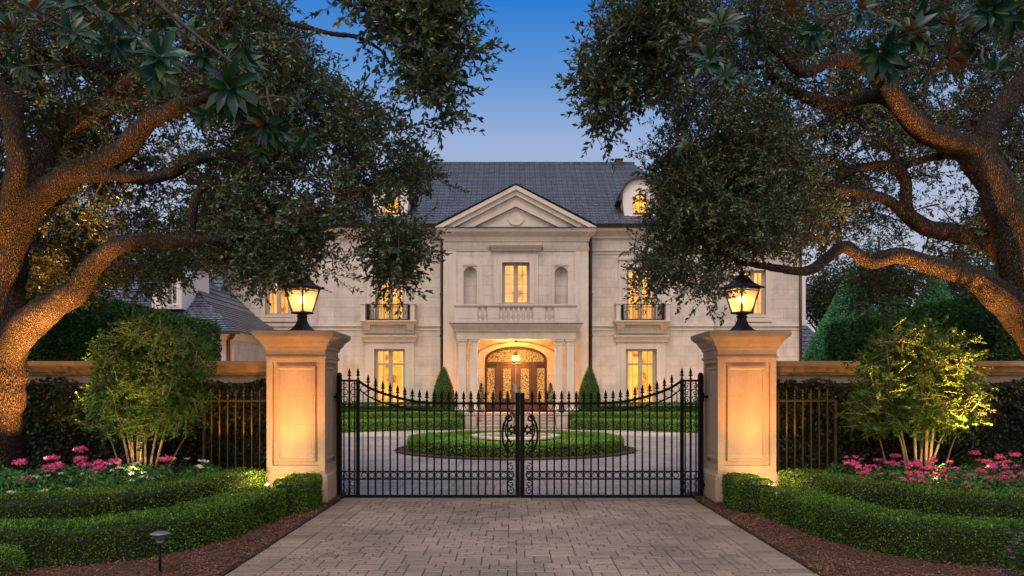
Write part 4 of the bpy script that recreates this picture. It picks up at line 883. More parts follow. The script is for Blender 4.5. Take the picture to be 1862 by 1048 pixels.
# ================================================================== HEDGES
def hedge(name, label, path, w, h, leaf_l, dens, mats, group=None, cat='hedge', closed=False, z0=0.02, round_=.06, wav=.02, back=True, core=.90, tpl=T_LEAF):
    """clipped hedge swept along a path (x, y); a dark core plus a skin of single leaves"""
    P = catmull([(x, y, 0) for x, y in path], .15) if not closed else np.array([(x, y, 0) for x, y in path]); n = len(P)
    if closed: Tn = np.roll(P, -1, 0) - np.roll(P, 1, 0)
    else: Tn = np.gradient(P, axis=0)
    Tn = unit(Tn); S = np.stack([Tn[:, 1], -Tn[:, 0], np.zeros(n)], 1)
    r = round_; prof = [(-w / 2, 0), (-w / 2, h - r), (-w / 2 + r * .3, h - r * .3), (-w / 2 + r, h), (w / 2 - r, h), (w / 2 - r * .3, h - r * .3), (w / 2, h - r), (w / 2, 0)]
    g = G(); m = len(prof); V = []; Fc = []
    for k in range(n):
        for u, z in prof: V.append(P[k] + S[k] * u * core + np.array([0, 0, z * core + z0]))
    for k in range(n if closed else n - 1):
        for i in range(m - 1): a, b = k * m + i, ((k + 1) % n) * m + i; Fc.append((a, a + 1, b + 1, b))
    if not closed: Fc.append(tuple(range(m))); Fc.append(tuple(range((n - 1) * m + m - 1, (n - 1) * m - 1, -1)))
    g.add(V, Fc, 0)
    # leaves
    seg = np.linalg.norm((np.roll(P, -1, 0) - P) if closed else np.diff(P, axis=0), axis=1); cum = np.concatenate([[0], np.cumsum(seg)]); Lt = cum[-1]
    PP = np.vstack([P, P[:1]]) if closed else P; SS = np.vstack([S, S[:1]]) if closed else S; TT = np.vstack([Tn, Tn[:1]]) if closed else Tn
    prof_a = np.array(prof); sl = np.linalg.norm(np.diff(prof_a, axis=0), axis=1); pc = np.concatenate([[0], np.cumsum(sl)]); per = pc[-1]
    N_ = int(Lt * per * dens); s = RNG.uniform(0, Lt, N_); t = RNG.uniform(0, per, N_)
    def at(arr): return np.stack([np.interp(s, cum[:len(arr)], arr[:, i]) for i in range(3)], 1)
    c = at(PP); sv = unit(at(SS)); tv = unit(at(TT))
    u = np.interp(t, pc, prof_a[:, 0]); z = np.interp(t, pc, prof_a[:, 1])
    i = np.clip(np.searchsorted(pc, t) - 1, 0, m - 2); d = prof_a[i + 1] - prof_a[i]; nn = np.stack([-d[:, 1], d[:, 0]], 1); nn /= np.linalg.norm(nn, axis=1)[:, None]
    Nw = sv * nn[:, :1] + np.stack([0 * z, 0 * z, nn[:, 1]], 1)
    wv = wav * (np.sin(c[:, 0] * 5.1 + z * 7) + np.sin(c[:, 1] * 6.3 + u * 9) + np.sin((c[:, 0] + c[:, 1]) * 13.0 + z * 11) * .6) * .5
    Q = c + sv * u[:, None] + np.stack([0 * z, 0 * z, z + z0], 1) + Nw * (wv + RNG.uniform(-.6, .5, N_) * leaf_l)[:, None]
    if not closed:      # the two ends
        for e_, sgn in ((0, -1), (-1, 1)):
            ne = int(w * h * dens * 1.1); uu = RNG.uniform(-w / 2, w / 2, ne); zz = RNG.uniform(0, h, ne)
            Q = np.vstack([Q, P[e_] + S[e_] * uu[:, None] + np.stack([0 * zz, 0 * zz, zz + z0], 1) + Tn[e_] * sgn * (RNG.uniform(-.3, .6, ne) * leaf_l)[:, None]]); Nw = np.vstack([Nw, np.tile(Tn[e_] * sgn, (ne, 1))])
    k = len(Q); D = Nw * .55 + rdir(k) * .75 + (0, 0, .25); Nn = Nw * .7 + rdir(k) * .8
    st = RNG.random(k) < .015; Q = Q + Nw * (st * RNG.uniform(.8, 2.6, k) * leaf_l)[:, None]
    leaves(g, Q, D, Nn, leaf_l * RNG.uniform(.7, 1.3, k), leaf_l * RNG.uniform(.45, .75, k), tpl, 1)
    e = g.build(name, mats, None, uv=False); return tag(e, label, cat, group)
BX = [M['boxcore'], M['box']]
FR = [(-3.28, 10.18), (-3.37, 9.4), (-3.50, 8.55), (-3.72, 7.98), (-4.05, 7.62), (-4.6, 7.46), (-5.4, 7.43), (-6.6, 7.45), (-7.6, 7.5)]
BK = [(-3.82, 11.2), (-4.05, 10.4), (-4.42, 9.5), (-4.82, 8.85), (-5.35, 8.45), (-6.1, 8.28), (-7.4, 8.25), (-8.4, 8.25)]
mir = lambda P: [(2 * MX + .04 - x, y) for x, y in P][::-1]
GH = 'low clipped box hedges beside the drive'
hedge('box_hedge', 'low curving box hedge along the left edge of the drive, nearest row', FR, .60, .37, .025, 6500, BX, GH, wav=.012, round_=.03)
hedge('box_hedge', 'second low box hedge on the left, behind the nearest row and before the flowers', BK, .58, .50, .026, 5200, BX, GH, wav=.014, round_=.03)
hedge('box_hedge', 'square box hedge block in front of the left pillar foot', [(-2.98, 10.35), (-2.98, 10.75), (-2.98, 11.15)], .44, .44, .025, 6500, BX, GH, wav=.01, round_=.03)
hedge('box_hedge', 'low curving box hedge along the right edge of the drive, nearest row', mir(FR), .60, .37, .025, 6500, BX, GH, wav=.012, round_=.03)
hedge('box_hedge', 'second low box hedge on the right, behind the nearest row and before the pink flowers', mir(BK), .58, .50, .026, 5200, BX, GH, wav=.014, round_=.03)
hedge('box_hedge', 'square box hedge block in front of the right pillar foot', mir([(-2.98, 10.35), (-2.98, 10.75), (-2.98, 11.15)]), .44, .44, .025, 6500, BX, GH, wav=.01, round_=.03)
# island
def circ(r, n=90): return [(IC[0] + r * math.cos(2 * math.pi * k / n), IC[1] + r * math.sin(2 * math.pi * k / n)) for k in range(n)]
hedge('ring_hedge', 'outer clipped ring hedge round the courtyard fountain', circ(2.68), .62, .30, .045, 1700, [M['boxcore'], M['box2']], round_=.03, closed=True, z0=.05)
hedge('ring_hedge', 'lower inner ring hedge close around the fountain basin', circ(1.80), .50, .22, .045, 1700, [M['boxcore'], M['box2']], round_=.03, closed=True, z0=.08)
g = G(); n = 72
g.lathe(IC[0], IC[1], [(3.28, -.01), (3.28, .02), (3.24, .035), (3.2, .03), (2.0, .07), (.5, .07)], n); structure(g.build('island_mulch', M['mulch']))
g = G(); g.ring([(IC[0] + 3.36 * math.cos(2 * math.pi * k / n), IC[1] + 3.36 * math.sin(2 * math.pi * k / n)) for k in range(n)], [(IC[0] + 3.27 * math.cos(2 * math.pi * k / n), IC[1] + 3.27 * math.sin(2 * math.pi * k / n)) for k in range(n)], 0, 1)
V = np.concatenate(g.V); g.V = [np.stack([V[:, 0], V[:, 2], np.where(V[:, 1] < .5, -.01, .045)], 1)]; structure(g.build('island_kerb', M['joint']))
# fountain
ft = empty('fountain', (*IC, 0), 'round stone fountain basin with a small urn in the courtyard island', 'fountain')
g = G(); c = IC
g.lathe(*c, [(1.20, .05), (1.20, .33), (1.27, .35), (1.27, .41), (1.24, .42), (1.06, .42), (1.04, .40), (1.04, .20)], 56, smooth=False, cap=False); g.build('basin', M['step'], ft)
M['water'] = mat('pool_water', .12, (.012, .03, .06), 0, .25)[0]
g = G(); g.lathe(*c, [(1.045, .33), (1.045, .335)], 56); g.build('water', M['water'], ft)
g = G(); g.lathe(*c, [(.22, .2), (.22, .42), (.14, .47), (.07, .55), (.05, .85), (.06, .9), (.12, .98), (.17, 1.04), (.17, 1.07), (.08, 1.10), (.045, 1.2), (.05, 1.34), (.045, 1.40), (.06, 1.46), (.11, 1.60), (.12, 1.68), (.08, 1.72), (.095, 1.76), (.07, 1.80), (.02, 1.86), (.0, 1.9)], 20); g.build('urn', M['urn'], ft)
# courtyard hedges by the facade
for sgn, side in ((-1, 'left'), (1, 'right')):
    m_ = (lambda P: P) if sgn < 0 else (lambda P: [(.37 - x, y) for x, y in P][::-1])
    hedge('courtyard_hedge', f'front box hedge of the courtyard bed {side} of the porch steps', m_([(-2.2, 32.6), (-4.0, 32.2), (-5.8, 31.2), (-7.4, 29.8), (-9, 28.6)]), .9, .40, .05, 1300, [M['boxcore'], M['box2']], 'hedges of the courtyard beds')
    hedge('courtyard_hedge', f'taller second box hedge of the courtyard bed {side} of the porch steps', m_([(-2.2, 34.0), (-4.6, 33.6), (-6.8, 32.6), (-8.6, 31.2), (-10, 30)]), .9, .64, .05, 1300, [M['boxcore'], M['box2']], 'hedges of the courtyard beds')
    hedge('foundation_hedge', f'dark hedge against the facade {side} of the porch', m_([(-2.9, 35.7), (-6, 35.9), (-9.8, 36.3), (-13, 36.5)]), .8, 1.0, .08, 600, [M['boxcore'], M['laurel']], 'hedges against the facade')
# tall laurel hedges inside the wall
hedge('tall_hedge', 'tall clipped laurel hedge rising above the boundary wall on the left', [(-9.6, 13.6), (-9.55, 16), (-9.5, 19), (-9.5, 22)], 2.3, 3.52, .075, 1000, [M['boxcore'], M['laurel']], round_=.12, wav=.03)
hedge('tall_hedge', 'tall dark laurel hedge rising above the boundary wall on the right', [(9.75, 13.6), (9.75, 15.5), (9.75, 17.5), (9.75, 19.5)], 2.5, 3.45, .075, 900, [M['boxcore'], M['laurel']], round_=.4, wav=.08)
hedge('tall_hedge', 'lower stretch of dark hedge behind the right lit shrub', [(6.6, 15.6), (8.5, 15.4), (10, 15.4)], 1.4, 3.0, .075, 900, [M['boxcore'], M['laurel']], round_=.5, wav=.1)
def ivy(a, b, label):
    g = G(); n = int(abs(b - a) * 1.95 * 1300); x = RNG.uniform(a, b, n); z = RNG.uniform(.0, 1.93, n)
    t = np.sin(x * 3.1) * .5 + np.sin(x * 7.7 + 1) * .3; keep = z < 1.86 + .07 * t; x, z = x[keep], z[keep]; n = len(x)
    y = 12.5 - RNG.random(n) ** 1.5 * .18 - .04 * np.sin(x * 4 + z * 5)
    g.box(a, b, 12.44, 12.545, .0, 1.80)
    D = rdir(n) * .6 + (0, -.45, -.5); N = rdir(n) * .7 + (0, -1, .35); l = RNG.uniform(.045, .095, n)
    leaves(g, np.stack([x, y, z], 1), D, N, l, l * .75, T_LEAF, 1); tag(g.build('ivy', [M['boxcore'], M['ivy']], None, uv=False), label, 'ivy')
ivy(-12.8, PLX - .44, 'dark ivy covering the boundary wall left of the gate'); ivy(PRX + .44, 13.1, 'dark ivy covering the boundary wall right of the gate')
# clipped cones
def cone(name, label, cx, cy, r, h, z0, l, dens, m, group, belly=.18, pw=1.0):
    g = G(); prof = lambda t: r * ((1 - t) ** pw) * (1 + belly * np.sin(np.pi * np.clip(t, 0, 1))) + .01
    g.lathe(cx, cy, [(prof(t) * .93, z0 + h * t * .97) for t in np.linspace(0, 1, 16)], 24)
    n = int(math.pi * r * math.hypot(r, h) * 1.25 * dens); t = 1 - np.sqrt(RNG.random(n)); t = np.clip(t, 0, .995); a = RNG.uniform(0, 2 * math.pi, n); rr = prof(t)
    N = np.stack([np.cos(a), np.sin(a), np.full(n, r / h)], 1); P = np.stack([cx + rr * np.cos(a), cy + rr * np.sin(a), z0 + h * t], 1) + unit(N) * (RNG.uniform(-.7, .15, n) * l)[:, None]
    leaves(g, P, unit(N) * .4 + rdir(n) * .7 + (0, 0, .4), unit(N) * .8 + rdir(n) * .7, l * RNG.uniform(.7, 1.3, n), l * RNG.uniform(.45, .7, n), T_LEAF, 1)
    e = empty(name, (cx, cy, 0), label, 'topiary', group)
    g.build('foliage', [M['boxcore'], m], e, uv=False); q = G(); q.tube([(cx, cy, 0), (cx, cy, z0 + .3)], .06, 8); q.build('trunk', M['twig'], e)
GT = 'clipped cone topiaries'
cone('cone_topiary', 'small clipped cone tree left of the porch columns', X(806.5, 34.3), 34.3, .42, Z(664, 34.3) - .6, .6, .05, 2300, M['box'], GT, belly=.5, pw=.62)
cone('cone_topiary', 'small clipped cone tree right of the porch columns', X(1072, 34.3), 34.3, .42, Z(664, 34.3) - .6, .6, .05, 2300, M['box'], GT, belly=.5, pw=.62)
for px, top, d, r, lab in ((1547, 485, 21, 1.55, 'giant clipped cone tree just right of the mansion corner'), (1622, 503, 25, 1.5, 'giant cone tree in the gap behind the first giant cone'), (1700, 492, 20, 1.6, 'giant cone tree rising over the dark hedge at the right'), (1842, 430, 17.5, 1.5, 'giant cone tree at the right edge behind the oak trunk')):
    cone('giant_cone_tree', lab, X(px, d), d, r, Z(top, d) - .1, .1, .062, 2400, M['cone'], GT, belly=.42, pw=.9)
# porch pots
for px, lab in ((875, 'narrow potted plant left of the front door'), (1001, 'narrow potted plant right of the front door')):
    e = empty('potted_plant', (X(px, 35.7), 35.7, .63), lab, 'plant', 'potted plants by the front door'); x = X(px, 35.7)
    g = G(); g.lathe(x, 35.7, [(.12, .631), (.15, .66), (.20, .9), (.22, .98), (.22, 1.02), (.18, 1.02)], 14); g.build('pot', M['step'], e)
    g = G(); n = 700; t = RNG.random(n); a = RNG.uniform(0, 6.28, n); rr = .16 * np.sin(np.pi * (t * .85 + .15)) * RNG.random(n) ** .5; P = np.stack([x + rr * np.cos(a), 35.7 + rr * np.sin(a), 1.0 + t * .95], 1)
    leaves(g, P, rdir(n) + (0, 0, .5), rdir(n), RNG.uniform(.05, .1, n), .03, T_LEAF); g.build('foliage', M['laurel'], e, uv=False)
# small lanterns on the step piers
for px, lab in ((857, 'small dark lantern on the left step pier'), (1021, 'small dark lantern on the right step pier')):
    e = empty('step_lantern', (X(px, 33.7), 33.7, .68), lab, 'lantern', 'small lanterns on the step piers'); x = X(px, 33.7); g = G()
    g.lathe(x, 33.7, [(.13, .682), (.13, .71), (.10, .72)], 4, math.pi / 4, smooth=False); g.lathe(x, 33.7, [(.16, 1.06), (.10, 1.13), (.03, 1.18), (.02, 1.22)], 4, math.pi / 4, smooth=False)
    for k in range(4): a = math.pi / 4 + k * math.pi / 2; g.tube([(x + .125 * math.cos(a), 33.7 + .125 * math.sin(a), .71), (x + .14 * math.cos(a), 33.7 + .14 * math.sin(a), 1.06)], .014, 4)
    g.build('frame', M['iron'], e); g = G(); g.lathe(x, 33.7, [(.10, .715), (.115, 1.055)], 4, math.pi / 4, smooth=False); g.build('glass', M['dimpane'], e)
# path light
e = empty('path_light', (X(291, 7.35), 7.35, 0), 'grey mushroom-cap path light standing before the left front hedge', 'lamp')
x, y = X(291, 7.0), 7.0; zt = Z(967, 7.0)
g = G(); g.lathe(x, y, [(.085, zt - .022), (.088, zt - .018), (.085, zt - .012), (.06, zt - .003), (.03, zt + .004), (.0, zt + .006)], 24); g.build('cap', mat('grey_metal', .35, (.20, .22, .27), .5)[0], e)
g = G(); g.lathe(x, y, [(.018, zt - .12), (.03, zt - .105), (.036, zt - .10), (.036, zt - .085), (.03, zt - .08), (.04, zt - .072), (.042, zt - .05), (.05, zt - .03), (.05, zt - .02)], 18); g.build('head', mat('grey_metal_dark', .4, (.13, .14, .19), .5)[0], e)
g = G(); g.tube([(x, y, 0), (x, y, zt - .11)], .013, 8); g.build('stake', M['iron'], e)
e.location = (x, y, 0)
for ch in e.children: ch.matrix_parent_inverse = Matrix.Translation((-x, -y, 0))
# pillar spot fixtures
def fixture(x, y, z, r, label, aim=(0, .4, 1), group='small garden uplights', cat='lamp', mt=None):
    e = empty('garden_uplight', (x, y, z), label, cat, group); g = G(); a = Vector(aim).normalized(); p = Vector((x, y, z))
    q = a.to_track_quat('Z', 'Y').to_matrix()
    def put(prof, m, nm):
        g = G(); g.lathe(0, 0, prof, 14); V = np.concatenate(g.V); g.V = [np.array([tuple(q @ Vector(v) + p) for v in V])]; return g.build(nm, m, e)
    put([(r * .55, -r * 1.1), (r * .9, -r * .6), (r, 0), (r, r * .5), (r * .9, r * .52)], mt or M['bronze'], 'housing'); put([(r * .85, r * .525), (r * .6, r * .6), (.0, r * .62)], M['bulb_soft'], 'lens')
    g = G(); g.tube([(x, y, max(0, z - .3)), (x, y, z - r * .4)], .012, 6); g.build('stake', M['iron'], e); return p + a * (r + .02)

# leaves dropped on the paving, thicker near the beds
n = 420; x = np.where(RNG.random(n) < .7, np.where(RNG.random(n) < .5, DX0 + RNG.random(n) ** 2 * 1.2, DX1 - RNG.random(n) ** 2 * 1.2), RNG.uniform(DX0, DX1, n)); y = RNG.uniform(6, 12.0, n)
g = G(); leaves(g, np.stack([x, y, np.full(n, .006)], 1), rdir(n) * (1, 1, .1), rdir(n) * .2 + (0, 0, 1), RNG.uniform(.02, .045, n), RNG.uniform(.01, .018, n), T_LEAF)
tag(g.build('fallen_leaf_litter', leaf_mat('dry_leaf', [(.12, .06, .02), (.2, .12, .04), (.08, .05, .02)], rough=.8), None, uv=False), 'scattered dry leaves fallen on the driveway paving', 'leaves', kind='stuff')
# ================================================================== TREES
def limb_pts(pts, d_of=None):
    """pts: (px, py, depth, radius px) traced on the photo -> smooth 3-D centre line with radii"""
    A = np.array([(*P3(a, b, d), r * d / F) for a, b, d, r in pts]); return catmull(A, .12)
def limb(g, A, sk, n=12, wob=.03, seed=0):
    k = np.arange(len(A)); W = A.copy()
    for ax in range(3): W[:, ax] += wob * np.array([mnoise.noise((i * .35 + seed * 7.3, ax * 9.1, seed)) for i in k]) * 1.5
    rr = W[:, 3] * .93 * np.array([1 + .16 * mnoise.noise((i * .5, seed * 3.1, 5)) for i in k])
    g.tube(W[:, :3], rr, n); 
    g.sphere(tuple(W[-1, :3]), rr[-1], 10, 6)
    sk.append(W)
def poly_in(px, py, poly):
    P = np.array(poly, float); x0, y0 = P[:, 0], P[:, 1]; x1, y1 = np.roll(x0, -1), np.roll(y0, -1); c = np.zeros(len(px), bool)
    for a, b, c_, d in zip(x0, y0, x1, y1):
        if b == d: continue
        hit = ((b > py) != (d > py)) & (px < (c_ - a) * (py - b) / (d - b) + a); c ^= hit
    return c
def attractors(regions, shift=None):
    """regions: (polygon in photo pixels, n, (depth0, depth1), holes[(px, py, rx, ry, keep)]) -> points through the crown's volume"""
    out = []
    for poly, n, (d0, d1), holes, Ll in regions:
        P = np.array(poly); lo, hi = P.min(0), P.max(0); got = []
        while sum(len(x) for x in got) < n:
            px = RNG.uniform(lo[0], hi[0], n); py = RNG.uniform(lo[1], hi[1], n); ok = poly_in(px, py, poly)
            for hx, hy, rx, ry, kp in holes: ok &= ~((((px - hx) / rx) ** 2 + ((py - hy) / ry) ** 2 < 1) & (RNG.random(n) > kp))
            px, py = px[ok], py[ok]; d = d0 + (d1 - d0) * RNG.beta(1.3, 1.3, len(px))
            got.append(np.stack([X(px, d), d, EYE - (py - HY) * d / F, np.full(len(px), Ll)], 1) if shift is None else (lambda d2: np.stack([X(px, d2), d2, EYE - (py - HY) * d2 / F, np.full(len(px), Ll)], 1))(d + shift(px)))
        out.append(np.vstack(got)[:n])
    return np.vstack(out)
def grow(g, A, sk, r0=.010, k=.010, mi=0):
    """connect every attractor to the nearest wood with a curved twig"""
    S = np.vstack([s[:, :3] for s in sk]); Rr = np.concatenate([s[:, 3] for s in sk])
    dist = np.array([np.min(((S - a[:3]) ** 2).sum(1)) for a in A]); order = np.argsort(dist); buf = np.zeros((len(S) + len(A) * 6, 3)); buf[:len(S)] = S; m = len(S)
    for i in order:
        a = A[i, :3]; j = int(np.argmin(((buf[:m] - a) ** 2).sum(1))); b = buf[j]; L = np.linalg.norm(a - b)
        if L < .05: continue
        up = np.array([0, 0, .18 * L]) + RNG.normal(size=3) * .07 * L; T = np.linspace(0, 1, 6)[:, None]; mid = (a + b) / 2 + up
        C_ = (1 - T) ** 2 * b + 2 * T * (1 - T) * mid + T ** 2 * a; w = RNG.normal(size=(6, 3)) * .02 * L; w[0] = w[-1] = 0; C_ = C_ + w
        ra = r0 + k * L; g.tube(C_, np.linspace(ra, ra * .35, 6), 5, mi, caps=False); buf[m:m + 5] = C_[1:]; m += 5
def sprigs(g, A, per, spread, nleaf, mi_leaf, mi_twig, aspect=.42, tpl=T_LEAF, droop=.25, lscale=1.0, twl=.16, twr=.003):
    n = len(A) * per; c = np.repeat(A[:, :3], per, 0); L = np.repeat(A[:, 3], per) * lscale
    off = RNG.normal(size=(n, 3)) * spread * np.array([1, 1, .8]); S = c + off
    D = unit(unit(off) * .8 + rdir(n) * .6 + (0, 0, -droop)); ln = twl * RNG.uniform(.7, 1.3, n) * (L / .07) ** .5
    # twigs
    ok = ln > 0; V = []; a = S - D * ln[:, None] * 1.2; b = S + D * ln[:, None]
    sd = unit(np.cross(D, (0, .3, 1))); up = np.cross(D, sd); rw = twr
    V = np.stack([a + sd * rw * 1.6, a - sd * rw * .8 + up * rw * 1.4, a - sd * rw * .8 - up * rw * 1.4, b + sd * rw * .6, b - sd * rw * .3 + up * rw * .5, b - sd * rw * .3 - up * rw * .5], 1)
    o = (np.arange(n) * 6)[:, None, None]; g.add(V.reshape(-1, 3), (o + np.array([(0, 1, 4, 3), (1, 2, 5, 4), (2, 0, 3, 5)])[None]).reshape(-1, 4), mi_twig)
    t = np.tile((np.arange(nleaf) + .5) / nleaf, n) + RNG.normal(size=n * nleaf) * .04; i = np.repeat(np.arange(n), nleaf)
    an = np.tile(np.arange(nleaf) * 2.4, n) + RNG.uniform(0, 6.28, n)[i]; Di = D[i]; si = sd[i]; ui = up[i]
    rad = si * np.cos(an)[:, None] + ui * np.sin(an)[:, None]
    base = S[i] + Di * (ln[i] * (t * 1.6 - .6))[:, None]; t_ = t[:, None]
    LD = unit(rad * (1.15 - .6 * t_) + Di * (.35 + .9 * t_) + RNG.normal(size=(len(i), 3)) * .22 + np.array([0, 0, -.12]))
    LN = unit(Di * .8 - rad * .5 + np.array([0, 0, .9]) + RNG.normal(size=(len(i), 3)) * .35)
    l = L[i] * RNG.uniform(.65, 1.2, len(i)); leaves(g, base, LD, LN, l, l * aspect * RNG.uniform(.8, 1.15, len(i)), tpl, mi_leaf)
def remesh(o, vox):
    md = o.modifiers.new('Remesh', 'REMESH'); md.mode = 'VOXEL'; md.voxel_size = vox; md.use_smooth_shade = True
    sm = o.modifiers.new('Smooth', 'SMOOTH'); sm.factor = .6; sm.iterations = 5
    dg = bpy.context.evaluated_depsgraph_get(); me = bpy.data.meshes.new_from_object(o.evaluated_get(dg)); mt = list(o.data.materials)
    o.modifiers.clear(); o.data = me
    if not me.materials: [me.materials.append(m) for m in mt]
    return o
def tree(name, label, cat, base, limbs, regions, bark, leafm, per, spread, nleaf, vox=.028, group=None, aspect=.42, r0=.009, k=.010, droop=.25, shift=None):
    e = empty(name, base, label, cat, group); g = G(); sk = []
    for i, L in enumerate(limbs): limb(g, limb_pts(L), sk, seed=i + len(name))
    o = g.build('trunk', bark, e, uv=False); remesh(o, vox)
    A = attractors(regions, shift); g = G(); grow(g, A, sk, r0, k, 1); sprigs(g, A, per, spread, nleaf, 0, 1, aspect=aspect, droop=droop)
    g.build('crown', [leafm, M['twig']], e, uv=False); return e, A
# ---- left oak
LO = [
 [(-25, 960, 11.4, 80), (-14, 880, 11.4, 60), (-13, 800, 11.3, 55), (-12, 720, 11.3, 53), (-8, 650, 11.3, 54), (2, 590, 11.3, 50), (6, 530, 11.3, 38), (18, 450, 11.2, 34), (45, 385, 11.1, 29), (95, 340, 11.0, 26), (145, 312, 10.9, 24), (198, 290, 10.8, 23), (238, 258, 10.7, 21), (282, 215, 10.6, 17), (345, 188, 10.4, 13), (405, 165, 10.2, 9), (460, 130, 10.0, 6)],
 [(140, 315, 10.9, 20), (200, 318, 10.8, 13), (258, 324, 10.7, 12), (312, 315, 10.6, 12), (350, 292, 10.5, 12), (400, 281, 10.4, 11), (440, 289, 10.3, 9), (472, 311, 10.2, 8), (520, 304, 10.1, 6), (570, 330, 10, 4)],
 [(40, 400, 11.2, 24), (72, 325, 11.4, 22), (84, 270, 11.5, 20), (105, 230, 11.6, 20), (150, 216, 11.6, 19), (200, 185, 11.5, 18), (238, 148, 11.4, 15), (300, 108, 11.2, 12), (370, 72, 11, 11), (420, 36, 10.8, 12), (450, 0, 10.6, 13), (480, -40, 10.4, 12)],
 [(-25, 540, 11.3, 34), (0, 450, 11.1, 25), (20, 365, 10.9, 20), (32, 295, 10.8, 20), (26, 228, 10.8, 20), (5, 172, 10.8, 18), (-30, 130, 10.8, 15)],
 [(28, 235, 10.9, 12), (38, 185, 11.2, 12), (60, 118, 11.9, 11), (100, 98, 11.8, 10), (140, 112, 11.7, 9), (200, 130, 11.6, 7), (260, 120, 11.5, 5)],
 [(-4, 660, 11.3, 34), (35, 608, 11.1, 32), (88, 562, 10.9, 29), (138, 528, 10.7, 25), (172, 480, 10.6, 21), (212, 447, 10.5, 17), (270, 437, 10.4, 15), (330, 440, 10.3, 13), (400, 433, 10.2, 10), (452, 425, 10.1, 8), (492, 400, 10.0, 6), (530, 412, 9.9, 5), (568, 386, 9.8, 4)],
 [(350, 438, 10.3, 10), (350, 400, 10.3, 10), (352, 370, 10.3, 9), (368, 342, 10.4, 7), (410, 330, 10.5, 5)],
 [(380, 370, 10.3, 5), (420, 380, 10.2, 6), (465, 381, 10.1, 6), (518, 414, 10, 6), (565, 386, 9.9, 6), (600, 380, 9.8, 4)],
 [(455, 0, 10.6, 11), (470, 20, 10.2, 8), (520, 40, 9.8, 6.5), (562, 50, 9.6, 6), (620, 63, 9.4, 6), (662, 73, 9.2, 5.5), (692, 92, 9.1, 4.5), (722, 135, 9, 3.5), (745, 150, 8.9, 2.5)],
 [(470, -40, 10.4, 12), (540, -30, 9.8, 8), (600, -8, 9.4, 6), (650, 16, 9.2, 5), (722, 24, 9, 4), (780, 40, 8.9, 3)],
 [(692, 92, 9.1, 3), (735, 92, 9, 2.6), (780, 110, 8.9, 2.4), (820, 150, 8.8, 2)], [(800, 110, 8.9, 2), (770, 172, 8.9, 2.2), (790, 190, 8.8, 1.8), (835, 205, 8.8, 1.5)],
 [(680, 92, 9.1, 1.4), (672, 115, 9.1, 1.1), (671, 135, 9.1, .8)], [(722, 135, 9, 1.4), (708, 158, 9, 1.0), (722, 180, 9, .8), (735, 198, 9, .7)], [(715, 120, 9, 1.4), (690, 142, 9, 1.0), (678, 128, 9, .7)],
]
main = [(-90, -60), (480, -60), (495, 15), (535, 62), (550, 100), (590, 140), (635, 165), (668, 178), (692, 192), (718, 232), (748, 262), (768, 295), (775, 340), (785, 380), (778, 408), (755, 440), (748, 475), (736, 505), (722, 528), (705, 512), (700, 470), (685, 440), (650, 412), (610, 395), (560, 415), (500, 440), (440, 430), (330, 420), (200, 430), (100, 470), (-90, 480)]
lowf = [(-60, 440), (60, 440), (200, 450), (330, 430), (460, 430), (560, 415), (590, 420), (575, 440), (540, 465), (530, 490), (500, 500), (470, 512), (440, 492), (405, 462), (360, 470), (340, 505), (290, 525), (215, 515), (150, 535), (90, 520), (-60, 500)]
holes = [(620, 90, 60, 60, .45), (320, 240, 115, 42, .10), (330, 312, 80, 14, .08), (535, 345, 45, 22, .06), (100, 175, 45, 40, .35), (250, 80, 100, 40, .7), (180, 360, 60, 25, .5), (600, 300, 40, 20, .3), (500, 345, 25, 30, .4), (300, 360, 50, 20, .5), (640, 395, 30, 25, .3), (706, 378, 52, 46, .0), (660, 430, 30, 25, 0)]
regs = [(main, 900, (9.2, 12.6), holes, .082), (lowf, 200, (10, 12), [(230, 470, 60, 25, .6)], .075),
        ([(640, 420), (745, 420), (748, 475), (736, 500), (720, 515), (706, 500), (690, 465)], 16, (9.4, 10.4), [], .085),
        ([(395, 440), (500, 430), (495, 480), (505, 505), (470, 510), (425, 475)], 14, (9.6, 10.4), [], .07), ([(540, 440), (610, 440), (628, 480), (600, 505), (570, 500), (540, 485)], 7, (9.8, 10.6), [], .055),
        ([(640, -60), (835, -60), (832, 15), (815, 60), (830, 100), (832, 150), (828, 190), (824, 212), (805, 200), (795, 170), (768, 150), (748, 110), (735, 60), (700, 50), (670, 30)], 62, (8.3, 9.6), [(700, 75, 25, 20, .2)], .098)]
tree('oak_tree', 'huge old oak on the left with an orange-lit trunk forking over the wall', 'tree', (X(-14, 11.4), 11.4, 0), LO, regs, M['bark'], M['oakleaf'], 13, .17, 11, aspect=.5, droop=.02, shift=lambda px: np.clip((500 - px) / 200, 0, 1) * 1.9)
